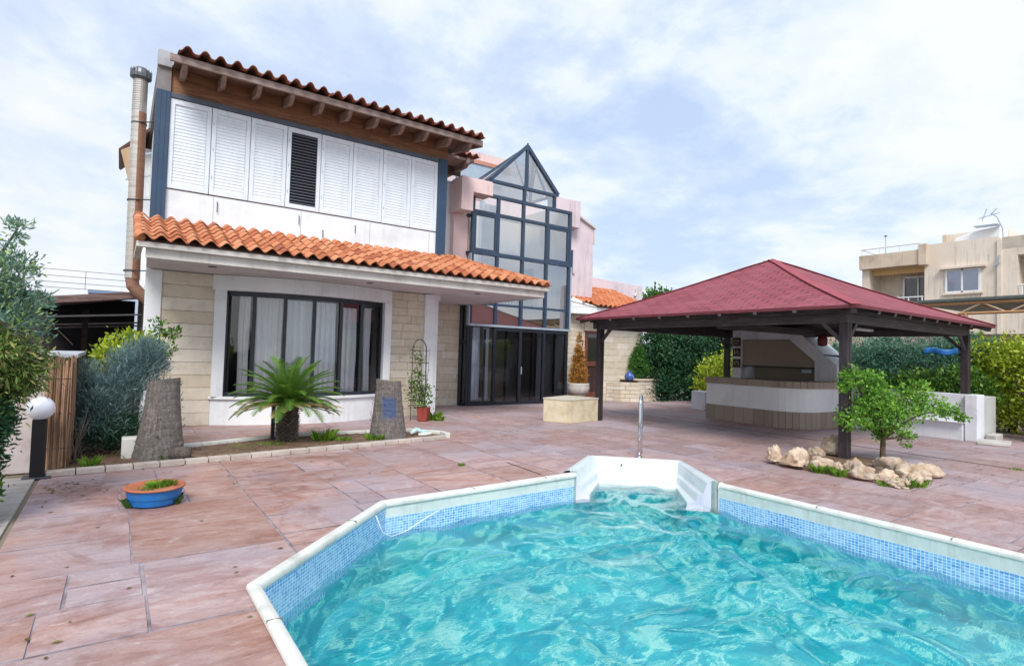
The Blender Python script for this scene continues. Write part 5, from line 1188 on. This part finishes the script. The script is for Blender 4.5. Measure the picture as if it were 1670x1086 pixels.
# weeds
def tuft(m,c,r,h,n,seed):
    rr=random.Random(seed)
    for i in range(n):
        a=rr.uniform(0,6.28); q=rr.uniform(0,1)**.6*r; p=Vector((c[0]+q*math.cos(a),c[1]+q*math.sin(a),c[2])); l=h*rr.uniform(.5,1.2); d=Vector((math.cos(a)*.5*rr.random(),math.sin(a)*.5*rr.random(),1)).normalized(); s=Vector((-math.sin(a),math.cos(a),0))*.006
        tip=p+d*l+Vector((math.cos(a),math.sin(a),0))*l*.35; m.add([p-s,p+s,p+d*l*.6+s*.7,tip,p+d*l*.6-s*.7],[(0,1,2,3,4)],(rr.random(),rr.random()*.7,0))
m=MB()
for i,(c,r,h,n) in enumerate([((3.1,10.2,.04),.16,.20,120),((3.4,10.05,.04),.14,.08,90),((3.95,9.95,.04),.14,.12,130),((-.22,9.3,.04),.10,.13,110),((.62,9.42,.04),.08,.1,70),((6.45,12.5,0),.16,.2,170),((2.2,10.1,.04),.22,.05,90),((9.05,4.98,0),.07,.12,70),((8.95,4.42,0),.10,.13,100),((9.0,4.33,0),.09,.12,90),((8.95,4.12,0),.08,.12,70),((8.87,3.5,0),.07,.08,50),((9.02,3.28,0),.08,.13,90),((9.5,3.28,0),.12,.07,80),((9.25,3.22,0),.1,.07,60),((4.3,7.35,0),.05,.05,40),((6.55,12.3,0),.08,.12,60),((1.7,10.0,.04),.3,.04,70),((12.4,2.9,0),.1,.04,30)]): tuft(m,c,r,h,n,i+1)
tag(m.build('weeds',lf_grass),'tufts of green weeds around stones and kerbs','weeds',kind='stuff')
m=MB()
rr=random.Random(2)
for i in range(520):
    x,y=rr.uniform(-.5,5.0),rr.uniform(9.2,10.9)
    if not inside((x,y),BED): continue
    a=rr.uniform(0,6.28); l=rr.uniform(.02,.09); c=rr.uniform(.5,1.2); m.tube([(x,y,.055),(x+l*math.cos(a),y+l*math.sin(a),.055+rr.uniform(0,.02))],.003,3,col=(c,c,c))
for i in range(60):
    x,y=rr.uniform(-.5,.2),rr.uniform(9.5,10.6); a=rr.uniform(0,6.28); l=rr.uniform(.1,.4); m.tube([(x,y,.06),(x+l*.5*math.cos(a),y+l*.5*math.sin(a),.12),(x+l*math.cos(a),y+l*math.sin(a),.07)],.005,4,col=(.9,.85,.8))
tag(m.build('dry_litter',barkm),'dry twigs and leaf litter scattered over the soil bed','litter',kind='stuff')
# ornament by the right bed corner
og_=thing('stone_ornament','small white and turquoise broken garden ornament at the right tip of the bed','ornament',(4.86,10.15,.05))
m=MB(); m.tube([(4.72,10.05,.10),(4.86,10.12,.15),(5.0,10.1,.10),(5.08,10.0,.12)],[.03,.055,.05,.02],10); m.build('body',M('turquoise_glaze','#cfdcdc','#7fb0b4',7,.4,.2),og_,smooth=True)
m=MB(); m.tube([(4.86,10.0,.07),(5.1,9.93,.09)],[.03,.04],8); m.build('fragment',copingm,og_,smooth=True)

# ---------------- bowl planter
bo=thing('bowl_planter','round blue-painted bowl planter with terracotta rim and sparse plants on the deck','planter',(.40,7.05,0))
m=MB(); m.lathe([(.195,0),(.225,.02),(.240,.08),(.247,.085),(.262,.17),(.264,.178)],(.40,7.08,.0),40); m.build('bowl',M('blue_paint','#1c72c0','#1864ac',4,.5,.15,40,.003,dirt='#3f7a9c',dirtamt=.5,dirtscale=5),bo,smooth=False,bevel=.003)
m=MB(); m.lathe([(.262,.172),(.283,.178),(.286,.190),(.278,.198),(.258,.195),(.238,.18)],(.40,7.08,.0),40); m.build('rim',M('terracotta_rim','#b0694a','#9c5638',6,.8,.3,40,.004,dirt='#d09a7c'),bo,smooth=True)
m=MB(); m.lathe([(.238,.165),(.2,.178),(.01,.182)],(.40,7.08,0),24); m.build('soil',soilm,bo)
m=MB(); tuft(m,(.46,7.1,.18),.14,.05,240,5); tuft(m,(.34,7.0,.18),.1,.03,60,6); m.build('plants',lf_grass,bo)
m=MB(); 
for a in (200,330,10,180): 
    tuft(m,(.40+.22*math.cos(R(a)),7.08+.22*math.sin(R(a)),.0),.04,.09,34,a)
for a in (190,200,345,350): m.tube([(.40+.24*math.cos(R(a)),7.08+.24*math.sin(R(a)),.0),(.40+.26*math.cos(R(a)),7.08+.26*math.sin(R(a)),.1)],.006,4,col=(.2,.2,0))
m.build('trailing_weeds',leaf_mat('trail_leaf','#2f4a24','#5a7a3a'),bo)

# ---------------- bollard lamp
bl_=thing('bollard_lamp','black square bollard with a white globe at the left end of the bed','lamp',(-.73,9.05,0))
m=MB(); m.box(-.80,-.66,8.98,9.12,0,.72); m.build('post',M('black_metal','#101114','#17181c',3,.4,.05),bl_,bevel=.006)
m=MB(); m.box(-.87,-.59,8.93,9.17,.0,.022); m.build('base_plate',M('slate_base','#4a4d55','#3c3f46',4,.6,.2),bl_,bevel=.005)
m=MB(); m.lathe([(.045,0)]+[(.145*math.sin(R(a)),.15-.145*math.cos(R(a))) for a in range(20,180,12)]+[(.004,.295)],(-.73,9.05,.70),28); m.build('globe',M('white_globe','#e4e6ee','#dcdfea',2,.25,0),bl_,smooth=True)
# ---------------- garden wall with reed screen
gw=thing('garden_wall','low pale garden wall end behind the globe lamp','garden wall',(-1.2,10,0))
m=MB(); m.box(-3.2,-.72,9.40,9.62,0,1.46); m.box(-.95,-.72,9.62,12.2,0,1.44); m.build('wall',M('stained_pink_render','#d8cfd0','#c4b5b0',3,.9,.35,30,.008,dirt='#8d7a70',dirtamt=.6,dirtscale=2.2),gw,bevel=.012)
m=MB(); m.box(-3.2,-.66,9.36,9.66,1.46,1.52); m.box(-1.0,-.42,9.66,12.2,1.46,1.52); m.build('wall_cap',M('grey_cap','#b9bcc4','#a4a8b0',3,.8,.2,dirt='#7d7d80'),gw,bevel=.008)
rd=thing('reed_screen','brown reed fencing panel fixed along the side of the pale wall','reed screen',(-.6,10,0))
m=MB(); rr=random.Random(6)
for i in range(150):
    u=i/150
    if u<.28: x=-.71+u/.28*.25; y=9.36+rr.uniform(-.012,.012)
    else: x=-.46+rr.uniform(-.015,.015); y=9.36+(u-.28)/.72*1.9
    h=1.43+rr.uniform(-.09,.07); c=rr.uniform(.3,1.3); lean=rr.uniform(-.02,.02); m.tube([(x,y,.03),(x+lean,y+lean,h*.5),(x+lean*.5,y,h)],rr.uniform(.006,.010),5,col=(c,c*.95,c*.88))
m.build('reeds',M('reed','#bd9b80','#8f6f57',8,.9,.4,60,.004,stretch=(1,1,.3),col=.9,dirt='#5c4638',dirtamt=.5,dirtscale=3),rd)
m=MB()
for z in (.3,.75,1.2): m.tube([(-.70,9.345,z),(-.47,9.345,z),(-.45,9.37,z),(-.445,11.2,z)],.004,4)
m.build('wire',darkframe,rd)
# ---------------- juniper etc
jp=thing('grey_juniper','blue-grey feathery juniper bush behind the left palm stump','shrub',(.05,10.5,0))
leaves('foliage',lf_blue,jp,[((-.35,10.2,1.25),(.16,.2,.14),.1),((.55,10.3,1.35),(.16,.2,.12),.1),((-.12,10.35,.62),(.42,.4,.45),1),((.12,10.35,1.05),(.40,.4,.42),1),((.28,10.4,1.38),(.30,.3,.28),.5),((.42,10.3,1.6),(.2,.2,.14),.15),((-.25,10.3,.95),(.25,.3,.25),.4)],24000,.095,seed=91,clump=18,spread=.22,asp=.08,surf=.6,up=.9,outw=.9,ragged=.12)
m=MB()
for i,t_ in enumerate([(.5,10.3,1.7),(.62,10.35,1.6),(.2,10.4,1.6),(-.3,10.3,1.2),(-.1,10.3,1.5),(.4,10.3,1.2),(-.4,10.2,.8)]): limb(m,(.0,10.4,.05),t_,.03,.006,.12,i+3)
m.build('trunk',greybark,jp)
leaves('lower_foliage',lf_dark,jp,[((-.1,10.35,.42),(.42,.35,.3),1),((.15,10.3,.4),(.3,.3,.25),.6)],7000,.07,seed=92,clump=18,spread=.2,asp=.14,up=.2)
m=MB()
rr=random.Random(12)
for i in range(16):
    p=Vector((-.42+rr.uniform(-.05,.1),9.75+rr.uniform(-.1,.2),.05)); a=rr.uniform(-1,1); m.tube([p,p+Vector((.1*a,-.08,.28)),p+Vector((.05+.2*a,-.1,.5+rr.uniform(0,.25)))],[.008,.006,.003],5,col=(1.1,1.05,1))
m.build('bare_stems',greybark,jp)
sx_=thing('sprig_plant','thin sprigs with dark leaves rising in front of the white house pillar','plant',(.5,11,0))
leaves('foliage',lf_mid,sx_,[((.55,11.0,1.95),(.12,.1,.16),1),((.75,11,1.85),(.1,.1,.14),.6),((.65,10.9,1.55),(.15,.15,.14),.8)],380,.07,seed=93,clump=7,spread=.3,asp=.4)
m=MB(); 
for i,t_ in enumerate([(.55,11,2.1),(.78,11,1.98),(.66,10.9,1.6)]): limb(m,(.3,11,.05),t_,.012,.004,.1,i)
m.build('stems',greybark,sx_)
hedge('lime_bush','bright lime-green bush behind the grey juniper','bush',lf_yel,[((.05,11.9,1.45),(.42,.35,.40),1),((.35,11.9,1.6),(.3,.3,.3),.6),((-.42,11.4,1.05),(.22,.25,.25),.5)],5200,.075,95,clump=14,spread=.2)
# ---------------- left tree
ltree=thing('olive_tree','grey-green leafy tree overhanging the left edge of the terrace','tree',(-1.6,7.4,0))
m=MB(); limb(m,(-1.7,7.5,0),(-1.55,7.4,.9),.09,.07,.06,2)
branches(m,(-1.55,7.4,.85),[(-1.0,7.2,2.2),(-.82,7.1,2.75),(-1.3,7.3,2.5),(-.75,7.0,1.7),(-1.9,7.6,2.4),(-.9,6.9,1.2),(-.6,7.4,2.15),(-1.1,6.8,.7)],.04,.008,11,4,.25); m.build('trunk',greybark,ltree)
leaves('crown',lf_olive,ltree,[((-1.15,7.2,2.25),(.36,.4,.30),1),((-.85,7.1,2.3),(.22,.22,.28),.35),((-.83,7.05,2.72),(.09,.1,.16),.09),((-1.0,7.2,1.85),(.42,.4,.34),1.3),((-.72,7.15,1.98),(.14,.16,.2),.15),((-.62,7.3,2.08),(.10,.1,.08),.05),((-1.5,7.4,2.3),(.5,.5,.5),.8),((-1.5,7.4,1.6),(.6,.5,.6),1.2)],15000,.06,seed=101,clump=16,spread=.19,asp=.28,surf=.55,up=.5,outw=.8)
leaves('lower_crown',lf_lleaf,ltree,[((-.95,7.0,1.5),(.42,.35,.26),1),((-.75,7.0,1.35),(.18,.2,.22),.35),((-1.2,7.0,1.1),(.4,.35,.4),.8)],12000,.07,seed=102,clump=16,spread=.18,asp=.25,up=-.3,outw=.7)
leaves('dark_lower_crown',lf_dark,ltree,[((-1.05,7.0,.85),(.28,.3,.40),1),((-1.2,7.0,.45),(.35,.3,.35),.7),((-.92,7.0,.95),(.14,.2,.24),.3)],12000,.06,seed=103,clump=18,spread=.17,asp=.4)  # lowest part of the crown, in darker green leaves
leaves('basal_shoots',lf_mid,ltree,[((-1.0,6.9,.35),(.14,.14,.14),1),((-.98,6.75,.08),(.08,.1,.1),.4)],900,.08,seed=104,clump=10,spread=.25,asp=.6)
m=MB(); rr=random.Random(31)
for i in range(14):
    p=Vector((-.95+rr.uniform(-.25,.2),7.0+rr.uniform(-.2,.2),1.75+rr.uniform(-.2,.25))); m.tube([p,p+Vector((.18,-.02,-.08)),p+Vector((.34+rr.uniform(-.05,.1),-.03,-.28-rr.uniform(0,.2)))],[.006,.005,.002],4,col=(1.15,1.0,.85))
m.build('dry_twigs',greybark,ltree)
# ---------------- carport on the left
cpm=wood_mat('dark_carport_boards','#1d1412','#33231f','#4a332c','x',.8); 
cp_=thing('carport','low dark timber carport roof left of the house behind the garden wall','carport',(-.5,17,0))
m=MB(); m.add([(-1.9,14.2,2.28),(.42,14.2,2.68),(.42,20,3.1),(-1.9,20,2.7)],[(0,1,2,3)]); m.build('roof_boards',cpm,cp_,solid=.06)
m=MB(); m.beam((-1.9,14.15,2.36),(.42,14.15,2.70),.06,.14); m.build('edge_board',wood_mat('carport_edge','#4b3a38','#6b5552','#8a7470','x',.8),cp_)
for y,za,zb_ in ((14.6,2.1,2.3),(16,1.98,2.16),(17.5,1.95,2.12)): m=MB(); m.beam((-1.9,y,za),(.42,y,zb_),.06,.035); m.build('crossbar',M('pale_bar','#9a9496','#7d787a',4,.6,.1),cp_)
for x in (-1.8,-.6): m=MB(); m.box(x-.05,x+.05,15.9,16,0,2.4); m.build('post',cpm,cp_)
m=MB(); m.box(-2.6,.4,20,20.2,0,2.9); m.box(-2.6,-2.5,14.5,20,0,2.5); m.box(-2.6,.4,13.6,13.66,0,1.35); m.build('rear_wall',interiordark,cp_)
sh_=thing('distant_shed','pale blue flat-roofed building far behind the dark carport','shed',(-.3,30,0)); m=MB(); m.box(-1.0,2,30,34,0,3.75); m.build('walls',M('pale_blue_sheet','#b9c8da','#a9bad0',1,.7,.1),sh_); m=MB(); m.box(-1.1,2.1,29.9,34.1,3.75,3.86); m.build('roof',M('blue_roof_edge','#8097b4','#7088a8',1,.6,.1),sh_)
pl_=thing('power_lines','thin power lines crossing the sky left of the house','power lines',(-6,40,0))
for k,z in enumerate((5.6,5.25,4.9,4.6)):
    m=MB(); m.tube([(-30+i*4,40,z+.5*((i-7)/7)**2) for i in range(0,15)],.013,4); m.build('wire',darkframe,pl_)
for x in (-1.6,): m=MB(); m.tube([(x,40,4.6),(x,40,5.6)],.012,4); m.build('spacer',darkframe,pl_)
# ---------------- apartment block on the right
ap_=thing('apartment_block','beige apartment block with balconies rising behind the red pergola roof','apartment building',(42,8,0))
X=36.
def abox(y0,y1,z0,z1,x0=X,x1=48,name='wall',mat=aptm,par=None,bev=0): m=MB(); m.box(x0,x1,y0,y1,z0,z1); return m.build(name,mat,par or ap_,bevel=bev)
abox(9.12,12.25,0,8.27); abox(12.25,15.4,0,4.75); abox(12.25,15.0,4.75,7.25,37.6); abox(15.0,15.4,4.75,7.25); abox(12.25,15.4,7.2,7.3)
abox(12.1,15.45,7.2,8.02,35.7,36.1,'balcony_parapet',apttan,bev=.02); abox(15.3,15.45,7.2,8.02,36.1,46,'balcony_parapet',apttan)
abox(12.05,12.40,7.15,8.28,35.6,36.5,'parapet_pier',apttan); m=MB(); m.box(36.3,36.45,12.3,15.0,6.85,7.2); m.build('loggia_beam',M('ochre_beam','#c9a878','#bb9866',1,.9,.1),ap_)
m=MB(); m.tube([(35.9,12.4,8.4),(35.9,15.4,8.4)],.045,6)
for y in (12.5,13.4,14.4,15.35): m.tube([(35.9,y,8.0),(35.9,y,8.4)],.04,6)
m.tube([(35.9,15.4,8.4),(42,15.4,8.4)],.045,6); m.build('terrace_railing',aptwhite,ap_)
m=MB(); m.box(37.5,37.6,12.35,13.75,4.9,6.7); dw=m.build('balcony_door',glass_dark,ap_)
for q in ((12.3,12.38),(13.02,13.08),(13.72,13.82)): m=MB(); m.box(37.42,37.5,q[0],q[1],4.8,6.75); m.build('door_frame',aptwhite,dw)
m=MB(); m.box(37.42,37.5,12.3,13.82,6.7,6.8); m.build('door_frame',aptwhite,dw)
abox(12.3,14.9,4.75,4.95,35.95,36.1,'balcony_edge',aptwhite); m=MB(); m.tube([(35.98,12.3,5.45),(35.98,14.9,5.45)],.035,6)
for y in (12.35,13.0,13.7,14.4,14.9): m.tube([(35.98,y,4.9),(35.98,y,5.45)],.03,6)
m.build('balcony_railing',aptwhite,ap_)
abox(9.70,11.40,5.45,5.55,35.88,36.0,'window_ledge',aptm); abox(9.55,11.5,6.80,6.90,35.7,36.0,'window_canopy',aptm)
wn=abox(9.80,11.28,5.56,6.76,35.98,36.02,'window',curtainwhite)
for q in ((9.78,9.88,5.55,6.78),(11.2,11.30,5.55,6.78),(10.52,10.60,5.55,6.78),(9.88,11.2,5.55,5.63),(9.88,11.2,6.70,6.78)): m=MB(); m.box(35.93,36.0,q[0],q[1],q[2],q[3]); m.build('frame',aptwhite,wn)
m=MB(); m.box(35.96,35.965,9.88,11.2,5.63,6.70); m.build('pane',glass_mat('thin_glass',(.97,.98,1,1),.03),wn)
abox(8.95,9.12,0,8.1,35.9,48,'corner_wall',aptm)
abox(-2,8.95,0,5.0,36,48); abox(-2,8.95,7.25,7.6,36,48); abox(-2,8.95,5,7.25,38.5,48,'loggia_back',M('loggia_blue','#aab6ca','#9ba8be',1,.9,.1)); abox(8.35,8.95,5,7.25,36,38.5)
abox(4.5,4.9,5,7.25,36,38.5)
abox(-2,8.95,7.6,8.2,36,36.25,'roof_parapet',M('stained_parapet','#c5bcb0','#a89e92',1.5,.9,.3,12,.02,dirt='#77706a',dirtamt=.7,dirtscale=1.4))
m=MB(); m.tube([(36,-2,5.75),(36,8.3,5.75)],.05,6)
for i in range(12): m.tube([(36,8.2-i*.9,5.0),(36,8.2-i*.9,5.75)],.04,6)
m.build('balcony_railing',aptwhite,ap_)
abox(7.0,7.8,5,6.2,37.3,38,'cabinet',aptwhite); abox(7.05,7.7,6.22,6.5,37.3,37.9,'red_box',M('red_box','#b3202c','#a01a26',1,.6,.1))
abox(9.3,12.0,8.2,9.05,38,46,'penthouse',aptm); abox(11.75,11.95,8.2,9.0,37.6,38,'penthouse_pier',apttan)
m=MB(); m.tube([(35.8,9.0,7.3),(35.8,9.02,6.9),(35.8,9.2,6.75)],.05,6); m.build('drain_pipe',silver,ap_)
tk=thing('water_tank','white roof tank with slanting panel on the apartment roof','roof tank',(37.2,9.8,8.27)); m=MB(); m.prism_x([(9.2,8.28),(9.2,8.95),(10.2,8.85),(11.1,8.6),(11.25,8.28)],36.8,38); m.build('tank',aptwhite,tk,bevel=.05); m=MB(); m.beam((36.6,9.2,8.98),(36.6,10.2,9.0),.5,.05); m.build('panel',silver,tk)
an=thing('tv_antenna','tall bent metal antenna mast with aerials on the apartment roof','antenna',(36.2,9.0,8.1)); m=MB(); m.tube([(36.2,8.95,8.1),(36.2,8.98,8.7),(36.2,9.2,9.3),(36.2,9.45,9.55)],.03,5); m.build('mast',silver,an)
m=MB(); m.tube([(36.2,9.1,9.5),(36.2,9.95,9.35)],.02,4); m.tube([(36.2,9.8,9.2),(36.2,9.6,9.8)],.02,4); m.tube([(36.2,9.4,9.5),(36.2,9.2,9.75)],.02,4); m.build('aerial',silver,an)
an2=thing('roof_lamp','thin pole with small lamp at the left end of the apartment terrace','lamp pole',(36.6,14.4,8)); m=MB(); m.tube([(36.6,14.4,7.9),(36.6,14.4,9.15)],.025,5); m.build('pole',silver,an2); m=MB(); m.lathe([(.05,0),(.09,.03),(.03,.08)],(36.6,14.4,9.15),10); m.build('lamp_head',darkframe,an2)
# ---------------- steel-truss carport on the right
tc_=thing('truss_canopy','grey sheet canopy on tan steel trusses at the right behind the yellow hedge','canopy',(24,3,0))
XX=22.
m=MB(); m.add([(XX,8.0,3.86),(XX,-6,3.95),(XX+8,-6,4.15),(XX+8,8.6,4.1)],[(0,1,2,3)]); m.build('roof_sheet',M('grey_green_sheet','#5d6a66','#4e5a57',1,.6,.2,stretch=(1,8,1)),tc_,solid=.08)
tanm=M('tan_steel','#b98f68','#a67c56',2,.6,.1)
m=MB(); m.tube([(XX+.1,7.6,3.70),(XX+.1,-6,3.78)],.05,6); m.build('top_chord',tanm,tc_)
m=MB(); m.tube([(XX+.1,6.6,3.38),(XX+.1,-6,3.46)],.05,6); m.build('bottom_chord',tanm,tc_)
y=6.6; k=0
while y>-5: 
    m=MB(); m.tube([(XX+.1,y,3.38 if k%2==0 else 3.70),(XX+.1,y-.62,3.70 if k%2==0 else 3.38)],.025,5); m.build('truss_web',M('pale_tan_steel','#cbb296','#bda386',2,.6,.1) if k==0 else bpy.data.materials['pale_tan_steel'],tc_); y-=.62;k+=1
for i in range(5):
    m=MB(); m.tube([(XX+.2,6-i*2.4,3.6),(XX+8,6-i*2.4,3.8)],.04,5); m.build('purlin',bpy.data.materials['tan_steel'],tc_)
for y in (6.4,0.5): m=MB(); m.tube([(XX+.1,y,0),(XX+.1,y,3.4)],.06,8); m.build('column',tanm,tc_)
nb=thing('neighbour_wall','beige neighbouring boundary wall seen between barbecue and feathery tree','wall',(27,10,0)); m=MB(); m.box(26,26.3,-6,16,0,2.9); m.build('wall',M('beige_boundary_render','#cdbfae','#bfb09e',1,.9,.1,dirt='#948777'),nb); m=MB()
for i in range(30): m.tube([(25.8,2+i*.3,1.2),(25.8,2+i*.3,2.2)],.02,4)
m.tube([(25.8,2,2.2),(25.8,11,2.2)],.03,5); m.build('railing',darkframe,nb)

# fallen leaves on the terrace
m=MB(); rr=random.Random(77)
spots=[(10.7,4.2,1.6,90),(17.2,4.0,1.8,90),(-.4,8.2,.6,50),(2.5,8.8,2.2,40),(16.5,13.8,2,90),(6.5,10.5,3,40),(.3,5,1.5,20),(8.5,7.5,2.5,25)]
for cx_,cy_,sg,n in spots:
    for i in range(n):
        x=rr.gauss(cx_,sg*.5);y=rr.gauss(cy_,sg*.5)
        if inside((x,y),[(a*1.0,b) for a,b in POOL]) or inside((x,y),BED) or x<-.6 or y>15: continue
        a=rr.uniform(0,6.28);l=rr.uniform(.015,.035);c,s_=math.cos(a),math.sin(a); m.add([(x-l*c,y-l*s_,.006),(x-l*.5*s_,y+l*.5*c,.012),(x+l*c,y+l*s_,.007),(x+l*.5*s_,y-l*.5*c,.010)],[(0,1,2,3)],(rr.random(),rr.random(),0))
tag(m.build('fallen_leaves',leaf_mat('fallen_leaf','#5a4526','#8d8a4a','#6b7a34')),'small dry leaves scattered on the terrace','leaf litter',kind='stuff')

# rooftop and balcony clutter of the apartment block
for nm,lab,x,y,z in (('air_conditioner','white air conditioner unit on the apartment loggia wall',37.3,14.35,5.1),('air_conditioner','white air conditioner unit standing on the roof behind the left parapet',38.5,13.3,7.6)):
    ac=thing(nm,lab,'air conditioner',(x,y,z)); m=MB(); m.box(x,x+.35,y-.4,y+.4,z,z+.6); m.build('casing',aptwhite,ac,bevel=.02); m=MB(); m.lathe([(.22,0),(.22,.01)],(0,0,0),18); m.v=[(x-.012-p[2],y+p[0],z+.3+p[1]) for p in m.v]; m.build('fan_grille',silver,ac)
